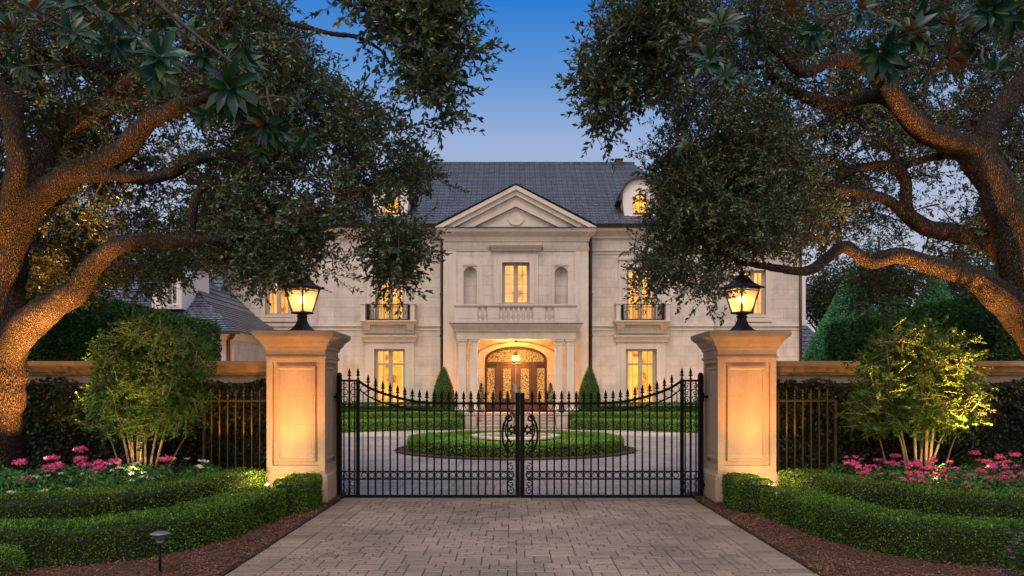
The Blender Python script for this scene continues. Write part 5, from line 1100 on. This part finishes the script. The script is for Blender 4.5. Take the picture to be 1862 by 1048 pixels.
# ---- right oak
RO = [
 [(2010, 960, 11.0, 75), (1990, 860, 11.0, 58), (1975, 760, 11.0, 52), (1950, 680, 11.0, 50), (1905, 610, 11.0, 46), (1870, 540, 11.0, 40), (1852, 480, 11.0, 36), (1838, 420, 11.0, 34), (1818, 360, 11.0, 35), (1795, 312, 11.0, 33), (1770, 278, 11.0, 31), (1738, 262, 10.9, 24), (1685, 242, 10.7, 23), (1645, 205, 10.6, 20), (1618, 158, 10.5, 17), (1580, 122, 10.4, 15), (1530, 110, 10.3, 13), (1490, 120, 10.2, 12), (1464, 134, 10.2, 11), (1440, 116, 10.1, 9), (1410, 95, 10.1, 7), (1380, 60, 10, 5)],
 [(1640, 200, 10.6, 12), (1595, 176, 10.7, 13), (1540, 186, 10.8, 14), (1500, 188, 10.8, 13), (1465, 176, 10.8, 12), (1430, 160, 10.8, 11), (1405, 140, 10.8, 8), (1388, 110, 10.8, 6), (1370, 60, 10.8, 4)],
 [(1780, 290, 11, 26), (1790, 250, 11, 25), (1820, 208, 11.1, 24), (1850, 162, 11.2, 23), (1885, 120, 11.3, 20)],
 [(1905, 640, 11.1, 38), (1870, 590, 11.0, 36), (1820, 545, 10.9, 30), (1778, 510, 10.8, 24), (1738, 496, 10.7, 20), (1690, 480, 10.6, 18), (1640, 466, 10.5, 17), (1580, 474, 10.4, 15), (1558, 462, 10.3, 13), (1540, 449, 10.3, 14), (1518, 460, 10.2, 12), (1482, 488, 10.1, 11), (1440, 495, 10.0, 9.5), (1395, 482, 9.9, 8), (1340, 478, 9.8, 5), (1300, 450, 9.8, 3.5)],
 [(1850, 470, 11.2, 24), (1795, 440, 11.3, 20), (1740, 424, 11.3, 18), (1690, 414, 11.3, 17), (1662, 402, 11.2, 15), (1630, 378, 11.2, 12), (1580, 351, 11.1, 11), (1530, 345, 11, 10), (1490, 341, 10.9, 9), (1450, 350, 10.8, 7), (1400, 372, 10.7, 5), (1360, 385, 10.6, 4)],
 [(1655, 400, 11.2, 12), (1648, 355, 11.2, 12), (1642, 322, 11.2, 11), (1615, 300, 11.2, 9), (1565, 306, 11.1, 8), (1515, 330, 11, 6), (1470, 335, 10.9, 4)],
 [(1780, 292, 11.1, 9), (1722, 284, 11.1, 8), (1665, 296, 11.2, 8), (1625, 312, 11.2, 7)], [(1640, 320, 11.2, 7), (1632, 290, 11.2, 7), (1610, 258, 11.2, 5), (1560, 250, 11.1, 4)],
 [(1740, 500, 10.7, 9), (1742, 478, 10.7, 11), (1741, 462, 10.7, 10)], [(1570, 350, 11.1, 5), (1545, 380, 11, 5), (1520, 415, 10.9, 4)],
 [(1440, 150, 10.8, 6), (1400, 190, 10.6, 5), (1360, 225, 10.4, 4), (1340, 260, 10.2, 3)], [(1405, 130, 10.8, 5), (1330, 120, 10.2, 4), (1250, 150, 9.8, 3), (1180, 160, 9.5, 2.2), (1110, 190, 9.3, 1.8)],
 [(1440, 350, 10.8, 5), (1400, 300, 10.6, 4), (1330, 280, 10.3, 3), (1270, 300, 10.1, 2.5)], [(1900, 620, 11.4, 20), (1862, 585, 11.8, 14), (1830, 290, 12.4, 9), (1862, 285, 12.6, 8)],
]
rmain = [(1175, -60), (1160, 10), (1200, 60), (1230, 130), (1215, 200), (1225, 250), (1210, 300), (1215, 345), (1195, 400), (1185, 440), (1170, 470), (1180, 505), (1215, 495), (1260, 505), (1300, 530), (1315, 500), (1350, 485), (1400, 465), (1480, 470), (1560, 430), (1660, 440), (1800, 470), (1930, 470), (1950, -60)]
rh = [(1640, 400, 110, 55, .28), (1690, 320, 60, 45, .32), (1455, 148, 55, 20, .3), (1500, 25, 50, 16, .3), (1400, 165, 60, 25, .5), (1580, 280, 60, 20, .45), (1750, 330, 40, 60, .35), (1820, 330, 30, 40, .3), (1700, 160, 60, 40, .6)]
rregs = [(rmain, 1000, (9.3, 12.9), rh, .066),
         ([(1200, 270), (1400, 230), (1480, 300), (1440, 420), (1330, 450), (1200, 440), (1200, 380)], 190, (9.2, 11), [], .056),
         ([(1170, -60), (1165, 15), (1118, 40), (1092, 60), (1088, 110), (1072, 160), (1078, 190), (1090, 230), (1100, 245), (1115, 215), (1140, 180), (1190, 150), (1215, 180), (1230, 120), (1230, -60)], 72, (8.6, 9.8), [(1165, 200, 20, 14, 0)], .088),
         ([(1165, 470), (1230, 470), (1300, 500), (1330, 490), (1315, 530), (1300, 545), (1225, 505), (1180, 525), (1155, 505)], 18, (9.5, 10.4), [], .062),
         ([(1540, 480), (1680, 490), (1660, 540), (1610, 560), (1560, 545)], 24, (10.6, 11.6), [], .06)]
tree('oak_tree', 'huge spreading oak on the right with orange-lit limbs arching over the wall', 'tree', (X(2000, 11), 11, 0), RO, rregs, M['bark'], M['oakleaf'], 13, .165, 11, aspect=.5, droop=.02, shift=lambda px: np.clip((px - 1400) / 180, 0, 1) * 2.0)
# ---- magnolia boughs hanging in at the top, close to the camera
def magnolia(label, base, limbs, roses):
    e = empty('magnolia_tree', base, label, 'tree', 'magnolias reaching in from above'); g = G(); sk = []
    for i, L in enumerate(limbs): A = np.array([(*p, r) for p, r in L]); A = catmull(A, .15); g.tube(A[:, :3], A[:, 3], 8); sk.append(A)
    P = np.array([(*P3(px, py, d), .2) for px, py, d, s in roses]); grow(g, P, sk, .008, .006); g.build('bough', M['twig'], e, uv=False)
    g = G()
    for (px, py, d, s), p in zip(roses, P):
        n = RNG.integers(13, 20); a = np.arange(n) * 2.4 + RNG.uniform(0, 6); ax = unit(np.array([[RNG.normal() * .5, -.5 + RNG.normal() * .3, RNG.choice([-.55, .35])]]))[0]
        s1_ = unit(np.cross(ax, (0.1, 1, .2))); s2_ = np.cross(ax, s1_); el = np.linspace(.15, 1.1, n)
        D = s1_ * np.cos(a)[:, None] + s2_ * np.sin(a)[:, None]; D = D * np.cos(el)[:, None] + ax * np.sin(el)[:, None] * .9 + (0, 0, -.18)
        N = ax - D * (D @ ax)[:, None] * .5 + RNG.normal(size=(n, 3)) * .25 + (0, -.1, .25); l = s * RNG.uniform(.75, 1.15, n)
        leaves(g, np.tile(p[:3], (n, 1)) + D * .012, D, N, l, l * .33, T_MAG, 0)
    g.build('foliage', M['magleaf'], e, uv=False)
RL = [(290, 105, 5.2, .2), (283, 128, 5.4, .19), (415, 158, 5.0, .21), (425, 178, 5.1, .19), (488, 218, 5.2, .2), (505, 236, 5.4, .17), (62, 22, 5.0, .19), (80, 40, 5.3, .16), (130, 62, 5.2, .17), (195, 20, 5.0, .19), (340, 68, 5.6, .17), (440, 82, 5.6, .18), (205, 75, 5.6, .16), (250, 70, 6.0, .16), (150, 10, 5.4, .18), (25, 55, 5.5, .16), (375, 210, 6.2, .14), (445, 120, 6.0, .17), (300, 30, 5.8, .16), (480, 275, 6.2, .14), (370, 100, 6.3, .15), (545, 195, 6.6, .13), (120, 120, 6.4, .14), (560, 250, 6.8, .12), (40, 120, 6.2, .14)]
magnolia('dark magnolia boughs with big glossy leaves hanging in at the upper left', (-6.5, 3.6, 0), [[((-6.5, 3.6, 0), .22), ((-6.2, 3.8, 2.4), .18), ((-5.0, 4.4, 4.9), .10), ((-3.6, 5.0, 5.0), .04), ((-2.2, 5.3, 4.6), .015)], [((-3.0, 5.2, 4.85), .025), ((-2.3, 5.4, 4.25), .014), ((-1.75, 5.5, 3.85), .008)], [((-4.6, 4.6, 4.9), .04), ((-3.6, 5.3, 4.45), .014)]], RL)
RR = [(1655, 62, 5.0, .2), (1672, 40, 5.1, .17), (1600, 92, 5.1, .2), (1612, 118, 5.3, .17), (1735, 48, 5.2, .18), (1722, 105, 5.4, .17), (1310, 48, 5.6, .16), (1290, 112, 5.8, .15), (1800, 18, 5.2, .18), (1845, 22, 5.3, .17), (1318, 140, 6.2, .13), (1350, 160, 6.4, .13), (1260, 85, 6.0, .14), (1480, 60, 6.0, .14), (1560, 18, 5.6, .17), (1690, 125, 6.0, .14), (1812, 130, 5.8, .13), (1250, 270, 7.0, .11), (1370, 50, 6.2, .14), (1425, 20, 6.2, .13), (1330, 145, 6.6, .11), (1780, 85, 6.2, .14)]
magnolia('dark magnolia boughs with big glossy leaves hanging in at the upper right', (6.6, 3.6, 0), [[((6.6, 3.6, 0), .22), ((6.3, 3.8, 2.4), .18), ((5.0, 4.4, 4.9), .10), ((3.4, 5.1, 5.0), .04), ((1.6, 5.7, 4.7), .012)], [((4.4, 4.8, 4.9), .04), ((2.8, 5.4, 4.5), .012)]], RR)
# ---- lit multi-stem shrubs
def shrub(label, bx, d, stems, poly, n, gap):
    e = empty('multi_stem_shrub', (X(bx, d), d, 0), label, 'shrub', 'uplit multi-stemmed shrubs before the wall'); g = G(); sk = []
    for i, (x0, pts) in enumerate(stems):
        L = [(x0, 862, d, 3.6)] + [(a, b, d + RNG.uniform(-.15, .15), r) for a, b, r in pts]; A = limb_pts(L); g.tube(A[:, :3], A[:, 3] * .72, 8); sk.append(A)
    g.build('stem', M['stem'], e, uv=False)
    A = attractors([(poly, n, (d - .65, d + .55), gap, .054)]); g = G(); grow(g, A, sk, .0025, .003, 1); sprigs(g, A, 14, .13, 10, 0, 1, aspect=.6, droop=.0, twl=.10, twr=.0022); g.build('crown', [M['shrub'], M['stem']], e, uv=False)
lp = [(215, 605), (262, 598), (320, 610), (352, 640), (356, 690), (350, 740), (345, 770), (310, 785), (265, 780), (215, 778), (178, 778), (165, 750), (180, 715), (178, 680), (195, 640)]
shrub('uplit multi-stemmed shrub with yellow-green leaves before the wall on the left', 255, 11.25, [(238, [(225, 800, 3), (205, 740, 2), (185, 690, 1)]), (243, [(238, 780, 3.2), (228, 700, 2), (230, 640, 1)]), (250, [(251, 780, 4), (252, 700, 2.6), (262, 620, 1)]), (256, [(258, 780, 3.5), (275, 700, 2), (280, 630, 1)]), (264, [(266, 780, 3.6), (285, 720, 2), (300, 650, 1)]), (272, [(282, 800, 3), (300, 740, 2), (330, 680, 1)]), (280, [(298, 790, 3), (310, 750, 2), (345, 700, 1)]), (246, [(228, 770, 2), (215, 700, 1.4)]), (222, [(205, 810, 1.6), (195, 785, 1.2)]), (300, [(325, 815, 1.4), (340, 790, 1)])], lp, 210, [(270, 690, 90, 60, .8)])
rp = [(1610, 628), (1660, 602), (1715, 610), (1748, 645), (1748, 685), (1762, 720), (1760, 762), (1730, 780), (1690, 768), (1640, 768), (1605, 778), (1575, 770), (1568, 735), (1585, 700), (1585, 660)]
shrub('uplit multi-stemmed shrub with yellow-green leaves before the wall on the right', 1680, 11.25, [(1666, [(1662, 780, 4), (1655, 700, 2.2), (1650, 640, 1)]), (1672, [(1680, 780, 3), (1690, 700, 2), (1680, 630, 1)]), (1683, [(1686, 780, 4.2), (1692, 700, 2.4), (1710, 630, 1)]), (1688, [(1697, 780, 3.6), (1700, 720, 2.4), (1725, 660, 1)]), (1690, [(1712, 795, 2.5), (1735, 760, 1.6), (1750, 730, 1)]), (1650, [(1637, 800, 2.6), (1615, 750, 1.8), (1595, 710, 1)]), (1655, [(1640, 790, 2.4), (1630, 740, 1.6), (1620, 680, 1)]), (1615, [(1600, 800, 1.4), (1590, 780, 1)]), (1715, [(1735, 800, 1.5), (1750, 785, 1)]), (1676, [(1672, 770, 2.5), (1665, 690, 1.8)])], rp, 250, [(1680, 680, 90, 60, .8)])
# ---- background trees
def far_tree(label, px, d, rpx, top, bot, n, l=.16):
    cx = X(px, d); r = rpx * d / F; z1, z0 = Z(top, d), max(.8, Z(bot, d)); e = empty('background_tree', (cx, d, 0), label, 'tree', 'background trees'); g = G()
    g.tube([(cx, d, 0), (cx + .1, d, z0 + (z1 - z0) * .5), (cx - .1, d, z1 * .9)], [.22, .16, .04], 8); q = (z1 - z0) / 2
    for k in range(7): a = k * 2.4; g.tube([(cx, d, z0 + q * .2 * (k % 4)), (cx + r * .6 * math.cos(a), d + r * .6 * math.sin(a), z0 + q * (.5 + .2 * (k % 4)))], [.10, .03], 6)
    g.build('trunk', M['twig'], e, uv=False); m = 26; c = rdir(m) * RNG.uniform(.35, .95, m)[:, None] * (r * .8, r * .8, q * .8) + (cx, d, z0 + q); i = RNG.integers(0, m, n)
    P = c[i] + rdir(n) * (RNG.random(n) ** .5)[:, None] * np.array([r, r, q]) * .38; g = G(); leaves(g, P, rdir(n) + (0, 0, -.2), rdir(n) + (0, 0, .6), l * RNG.uniform(.6, 1.3, n), l * .5, T_LEAF); g.build('crown', M['fartree'], e, uv=False)
for px, d, r, top, bot, n, l, lab in ((1500, 44, 62, 455, 620, 9000, .17, 'loose background tree just past the right corner of the mansion'), (1600, 50, 95, 395, 600, 9000, .2, 'broad background tree between the giant cones'), (1730, 46, 100, 420, 620, 9000, .2, 'background tree behind the right dark hedge'), (1400, 60, 70, 370, 480, 4500, .22, 'background tree rising behind the right roof'), (1850, 40, 110, 380, 620, 9000, .17, 'background tree at the right edge behind the oak'),
        (230, 50, 110, 360, 560, 9000, .2, 'background tree behind the garage wing roof'), (390, 54, 90, 340, 520, 8000, .22, 'background tree between the garage wing and the mansion'), (90, 46, 110, 370, 600, 9000, .18, 'background tree behind the gabled outbuilding'), (-30, 42, 90, 330, 600, 7000, .18, 'background tree at the far left edge'), (520, 62, 50, 340, 470, 4000, .22, 'background tree rising behind the left roof')):
    far_tree(lab, px, d, r, top, bot, n, l)
# ---- flower beds
def bed_plants(poly_g, n, name, label, hgt, l, m, hcol, nflower, fr, fcol=(1,), group=None):
    pass
def in_bed(x, side):        # behind the second hedge, before the wall
    return True
def back_line(side):
    P = np.array(BK if side < 0 else mir(BK)); return P[np.argsort(P[:, 0])]
def plant(name, label, cat, group, x, y, h, w, nl, l, leafm, heads, petal, hr, npet):
    e = empty(name, (x, y, .03), label, cat, group); g = G(); nst = 9
    for k in range(nst): a = RNG.uniform(0, 6.28); r_ = w * RNG.uniform(.2, .8); g.tube([(x, y, .03), (x + r_ * .5 * math.cos(a), y + r_ * .5 * math.sin(a), h * .5), (x + r_ * math.cos(a), y + r_ * math.sin(a), h * .88)], .004, 4, 1, caps=False)
    t = RNG.random(nl); a = RNG.uniform(0, 6.28, nl); rr = w * np.sqrt(RNG.random(nl)) * (1 - .35 * t ** 2); z = h * (t ** .7) * (1 - .35 * (rr / w) ** 2)
    P = np.stack([x + rr * np.cos(a), y + rr * np.sin(a), .03 + z], 1); o = np.stack([np.cos(a), np.sin(a), 0 * a], 1)
    leaves(g, P, o * .8 + rdir(nl) * .5, rdir(nl) * .5 + o * .3 + (0, 0, 1), l * RNG.uniform(.6, 1.2, nl), l * .62, T_LEAF, 0); g.build('foliage', [leafm, M['twig']], e, uv=False)
    for (hx, hy, hz) in heads:
        g = G(); c = np.array([hx, hy, hz]); g.tube([(x, y, h * .3), (hx, hy, hz - hr * .4)], .004, 4, 1, caps=False); Dn = rdir(npet); Dn[:, 2] = np.abs(Dn[:, 2]) * .9 - .15; Dn = unit(Dn)
        P = c + Dn * np.array([1, 1, .55]) * hr * RNG.uniform(.75, 1, npet)[:, None]; leaves(g, P - Dn * .006, rdir(npet), Dn + rdir(npet) * .35, hr * .42, hr * .38, T_QUAD, 0)
        g.build('flower_head', [petal, M['twig']], e, uv=False)
def spot_px(px, py, d): return P3(px, py, d)
# pink heads seen on the left, then white ones
LP = [[(36, 842, 10.3)], [(147, 818, 10.7), (146, 836, 10.6), (153, 847, 10.5)], [(105, 848, 10.2), (92, 851, 10.1)], [(181, 843, 10.5), (180, 852, 10.4)], [(209, 841, 10.8)], [(95, 834, 11.0)], [(302, 836, 10.8)], [(45, 875, 9.4)]]
def grp(heads, d0=None):
    c = np.mean([spot_px(*h) for h in heads], 0); return c
for H_ in LP:
    c = grp(H_); plant('pink_geranium', 'leafy geranium with magenta pink heads in the left bed', 'flower', 'pink geraniums in the left bed', c[0], c[1] + .08, max(.3, c[2] - .08), .26, 170, .075, M['bed'], [spot_px(*h) for h in H_], M['pink'], .088, 130)
WP = [(67, 870, 9.8), (75, 876, 9.6), (110, 862, 10.1), (125, 875, 9.7), (152, 862, 10.0), (170, 872, 9.8), (135, 893, 9.2), (30, 896, 8.9), (70, 895, 9.0), (233, 855, 10.2), (236, 862, 10.1), (270, 870, 9.8), (290, 867, 9.9), (316, 834, 10.9), (364, 838, 10.9), (363, 848, 10.7), (200, 845, 10.5), (250, 842, 10.6), (20, 868, 9.8), (100, 858, 10.2), (222, 852, 10.3), (160, 870, 9.8)]
for i, h_ in enumerate(WP):
    c = spot_px(*h_); plant('white_impatiens', 'low leafy plant with small white flowers in the left bed', 'flower', 'white flowers in the left bed', c[0], c[1] + .05, max(.25, c[2] - .02), .22, 110, .07, M['bed'], [tuple(c)] + [tuple(c + RNG.normal(size=3) * (.09, .06, .02)) for _ in range(2)], M['white_petal'], .04, 34)
RP = [(1539, 832, 11), (1549, 842, 10.8), (1556, 833, 11), (1627, 830, 11), (1615, 842, 10.7), (1657, 846, 10.6), (1614, 866, 10.0), (1652, 860, 10.1), (1572, 853, 10.4), (1690, 852, 10.4), (1712, 866, 10.0), (1730, 869, 9.9), (1755, 860, 10.1), (1772, 825, 11.1), (1817, 832, 10.9), (1817, 842, 10.7), (1846, 828, 11.1), (1803, 850, 10.4), (1783, 858, 10.2), (1780, 868, 9.9), (1825, 866, 9.9), (1845, 850, 10.4), (1858, 862, 10), (1763, 887, 9.3), (1712, 858, 10.2), (1735, 852, 10.4), (1642, 840, 10.8), (1668, 838, 10.8), (1700, 838, 10.8), (1687, 880, 9.6), (1858, 883, 9.4), (1590, 848, 10.5), (1838, 868, 9.8), (1797, 868, 9.9), (1600, 838, 10.9), (1790, 838, 10.9), (1729, 840, 10.8)]
for i, h_ in enumerate(RP):
    c = spot_px(*h_); big = i in (1, 3, 5, 13, 14, 16, 17, 18, 11); hd = [tuple(c)] + ([] if big else [tuple(c + RNG.normal(size=3) * (.08, .06, .02))])
    plant('pink_rose_bush', 'leafy bush with coral pink blooms in the right bed', 'flower', 'pink flowering bushes in the right bed', c[0], c[1] + .06, max(.25, c[2] - .03), .25, 140, .065, M['bed'], hd, M['pink'], .07 if big else .045, 90 if big else 45)
for i in range(60):
    px = RNG.uniform(1545, 1862); py = RNG.uniform(838, 888); d = 10.9 - (py - 838) / 50 * 1.3; c = P3(px, py, d)
    mb = np.array(sorted(mir(BK)))
    if c[1] < np.interp(c[0], mb[:, 0], mb[:, 1]) + .55: continue
    plant('pink_rose_bush', 'leafy bush with coral pink blooms in the right bed', 'flower', 'pink flowering bushes in the right bed', c[0], c[1] + .06, max(.25, c[2] - .03), .24, 120, .065, M['bed'], [tuple(c), tuple(c + RNG.normal(size=3) * (.10, .06, .025))], M['pink'], RNG.uniform(.035, .06), 55)
# leafy filling of both beds
for side, lab in ((-1, 'dense dark green leafy planting filling the left bed'), (1, 'dense dark green leafy planting filling the right bed')):
    n = 26000; x = RNG.uniform(4.0, 8.4, n); bl = np.array([(-a, b) for a, b in BK]); bl = bl[np.argsort(bl[:, 0])]; yb_ = np.interp(x, bl[:, 0], bl[:, 1]) + .3; y = yb_ + (11.9 - yb_) * RNG.random(n)
    ok = (y < 11.9) & (x > 3.9 + (11.6 - y) * .0); x, y = x[ok], y[ok]; n = len(x); hb = np.interp(y, [8.4, 9.5, 11.3, 12], [.46, .56, .46, .36]) * (1 + .25 * np.sin(x * 6.1) * np.sin(y * 5.3)); z = .04 + hb * RNG.random(n) ** .5
    xs = -x if side < 0 else x + 2 * MX + .04; g = G(); l = .065; leaves(g, np.stack([xs, y, z], 1), rdir(n) * .8 + (0, -.3, .1), rdir(n) * .5 + (0, -.2, 1), l * RNG.uniform(.6, 1.25, n), l * .6, T_LEAF)
    tag(g.build('bed_foliage', M['bed'], None, uv=False), lab, 'plants', kind='stuff')
# corner plants
plant('lime_shrub', 'bright lime green clipped shrub at the lower left corner', 'shrub', None, X(-2, 6.9), 6.95, .27, .20, 1500, .022, M['yellowbush'], [], M['pink'], .05, 10)
c = P3(1878, 1000, 6.4); hd = [P3(a, b, d) for a, b, d in ((1834, 969, 6.4), (1857, 970, 6.45), (1849, 987, 6.35), (1838, 1003, 6.3), (1843, 1013, 6.3), (1834, 1000, 6.4), (1817, 1040, 6.2), (1826, 1046, 6.2), (1860, 1010, 6.4))]
plant('purple_flower', 'leafy plant with purple blooms at the lower right corner', 'flower', None, c[0] + .02, c[1], .46, .26, 1400, .04, M['bed'], hd, M['purple'], .022, 45)
# ================================================================== LIGHTS, SKY, CAMERA
WARM = (1.0, .44, .10); ORG = (1.0, .34, .05); SOFT = (1.0, .62, .30)
def aim(o, tgt): o.rotation_euler = (Vector(tgt) - o.location).to_track_quat('-Z', 'Y').to_euler()
def spot(name, loc, tgt, e, col=WARM, size=60, blend=.8, r=.03):
    l = bpy.data.lights.new(name, 'SPOT'); l.energy = e; l.color = col; l.spot_size = R(size); l.spot_blend = blend; l.shadow_soft_size = r
    o = bpy.data.objects.new(name, l); C.objects.link(o); o.location = loc; aim(o, tgt); return o
def point(name, loc, e, col=WARM, r=.04):
    l = bpy.data.lights.new(name, 'POINT'); l.energy = e; l.color = col; l.shadow_soft_size = r; o = bpy.data.objects.new(name, l); C.objects.link(o); o.location = loc; return o
for p in (LL, LR): point('lantern_light', (p[0], p[1], p[2]), 34, (1, .52, .17), .045)
point('porch_light', (X(938, 35.3), 35.3, Z(653, 35.3)), 240, (1, .37, .055), .09)
# pillar uplights: the small lamp at the foot and the wash on the sunk panel
for sgn, xc in ((-1, PLX), (1, PRX)):
    lx = X(487, 11.2) if sgn < 0 else X(1400, 11.2)
    fixture(lx, 11.15, Z(883, 11.2), .045, ('left' if sgn < 0 else 'right') + ' round bronze uplight at the foot of the gate pillar', aim=(0, -.5, 1))
    point('pillar_foot_light', (lx + (.12 if sgn < 0 else -.12), 10.72, Z(878, 11.2) + .16), 14, (1, .62, .22), .04)
    fx = xc - sgn * .02
    fixture(fx, 11.0, .14, .04, 'low uplight aimed at the panel of the ' + ('left' if sgn < 0 else 'right') + ' gate pillar', aim=(0, .25, 1))
    spot('pillar_wash', (fx, 10.98, .22), (xc, 11.44, 1.15), 26, (1, .36, .05), 66, 1.0, .05); spot('pillar_wash', (fx, 10.5, .46), (xc, 11.44, 1.5), 100, (1, .36, .05), 60, 1.0, .08)
    spot('cap_wash', (fx + sgn * .1, 10.6, .25), (xc, 11.3, 2.5), 40, (1, .38, .06), 46, .9, .05)
# tree and shrub uplights
fixture(X(70, 10.9), 10.85, .42, .05, 'uplight hidden in flowers below the left oak', aim=(-.3, .3, 1)); fixture(X(1800, 11.6), 11.6, .5, .05, 'uplight hidden in flowers below the right oak limbs', aim=(.3, .3, 1))
def up(px, d, z, tp, e, size, col=(1, .40, .095)): spot('oak_uplight', (X(px, d), d, z), P3(*tp), e * .46, col, size, .9, .05)
up(72, 10.9, .62, (0, 420, 11.3), 1150, 80); up(-25, 10.0, .6, (70, 360, 11.1), 2600, 32); up(-40, 9.8, .6, (230, 262, 10.7), 2600, 24); up(60, 10.7, .7, (25, 300, 12), 2000, 26)
up(235, 9.9, .6, (210, 450, 10.5), 420, 62); up(120, 10.6, .6, (150, 230, 11.6), 2200, 30)
up(1800, 11.5, .68, (1835, 420, 11), 800, 70); up(1745, 10.2, .6, (1800, 360, 11), 2800, 34); up(1660, 10.1, .6, (1660, 220, 10.7), 2600, 30); up(1590, 10.1, .6, (1560, 150, 10.6), 2000, 26)
up(1600, 10.0, .6, (1570, 470, 10.4), 480, 60); up(1740, 10.2, .6, (1730, 490, 10.7), 420, 55); up(1790, 10.4, .6, (1850, 180, 11.2), 2200, 26)
for px, lab in ((243, 'spotlight lighting the left shrub stems'), (1707, 'spotlight lighting the right shrub stems')):
    fixture(X(px, 10.95), 10.95, .42, .045, lab, aim=(0, .3, 1)); spot('shrub_uplight', (X(px, 10.85), 10.85, .5), (X(px + (12 if px < 900 else -25), 11.3), 11.3, 1.6), 21, (1, .68, .2), 120, .9, .04)
    spot('shrub_front_uplight', (X(px - 5, 9.9), 9.85, .5), (X(px + 10, 11.3), 11.3, 1.9), 38, (1, .74, .24), 62, 1, .08)
# facade washes; the spots after them are added fill
for px, d, e in ((420, 29.4, 60), (430, 36.9, 40), (610, 36.4, 60), (660, 36.4, 40), (775, 36.3, 40), (1100, 36.3, 40), (1215, 36.4, 50), (1280, 36.4, 50), (1438, 36.9, 90), (826, 35.8, 20), (1050, 35.8, 20)):
    spot('facade_wash', (X(px, d), d - .35, 1.0), (X(px, d), d + .6, 4.5), e * 1.3, (1, .42, .14), 90, 1.0, .1)
for px in (110, 400, 450, 1440, 1560, 1800): spot('coping_fill', (X(px, 12.1), 11.95, .9), (X(px, 12.4), 12.42, 2.05), 9, (1, .42, .08), 100, 1, .05)  # weak spots without fixtures, added to turn the coping golden
for px in (690, 1185): spot('courtyard_fill', (X(px, 28), 27, 2.6), (X(px, 32), 32.6, .3), 260, (1, .88, .55), 110, 1, .3)  # fill spots hung in mid-air, added to brighten the courtyard hedges
spot('island_fill', (IC[0], 17.6, 3.0), (IC[0], 21.5, .3), 380, (1, .88, .55), 90, 1, .3)  # added overhead fill with no lamp there, brightens the ring hedges
# sky
w = bpy.data.worlds.new('World'); bpy.context.scene.world = w; w.use_nodes = True; nt = w.node_tree; bg = nt.nodes['Background']
sky = nd(nt, 'ShaderNodeTexSky'); sky.sky_type = 'NISHITA'; sky.sun_disc = False; sky.sun_elevation = R(2.0); sky.sun_rotation = R(180); sky.air_density = 1.0; sky.dust_density = .6; sky.ozone_density = 3.0
tc = nd(nt, 'ShaderNodeTexCoord'); sp = nd(nt, 'ShaderNodeSeparateXYZ'); lk(nt, tc.outputs['Generated'], sp.inputs[0])
SKY_GRAD = [(0.0, (.26, .20, .20)), (.18, (.20, .215, .275)), (.30, (.145, .19, .29)), (.38, (.048, .125, .28)), (.455, (.006, .080, .27)), (.62, (.09, .15, .30)), (.9, (.20, .23, .34))]
rg = ramp(nt, sp.outputs['Z'], SKY_GRAD)
# afterglow on the side behind the viewer
yn = nd(nt, 'ShaderNodeMapRange'); yn.inputs[1].default_value = .2; yn.inputs[2].default_value = -1.0; lk(nt, sp.outputs['Y'], yn.inputs[0])
glow = mixc(nt, yn.outputs[0], rg.outputs[0], (.53, .44, .43))
sk2 = mixc(nt, 1.0, sky.outputs[0], (.10, .10, .10), 'MULTIPLY')
mix = mixc(nt, .06, glow, sk2); lk(nt, mix, bg.inputs['Color']); bg.inputs['Strength'].default_value = 1.0
sl = bpy.data.lights.new('sun', 'SUN'); sl.energy = .75; sl.angle = R(35); sl.color = (1, .82, .72); so = bpy.data.objects.new('sun', sl); C.objects.link(so); so.rotation_euler = (R(34), 0, R(-14))
sc = bpy.context.scene; sc.view_settings.view_transform = 'Standard'; sc.view_settings.look = 'None'; sc.view_settings.gamma = 1; sc.view_settings.exposure = 1.3
cam = bpy.data.cameras.new('camera'); co = bpy.data.objects.new('camera', cam); C.objects.link(co); co.location = (0, 0, EYE); co.rotation_euler = (R(90), 0, 0)
cam.sensor_width = 36; cam.lens = F / 1862 * 36; cam.shift_y = (HY - 524) / 1862; cam.clip_end = 1000; sc.camera = co
sc.cycles.use_denoising = True; sc.cycles.max_bounces = 6; sc.cycles.transparent_max_bounces = 12; sc.cycles.sample_clamp_indirect = 4
try: sc.cycles.use_light_tree = True
except Exception: pass
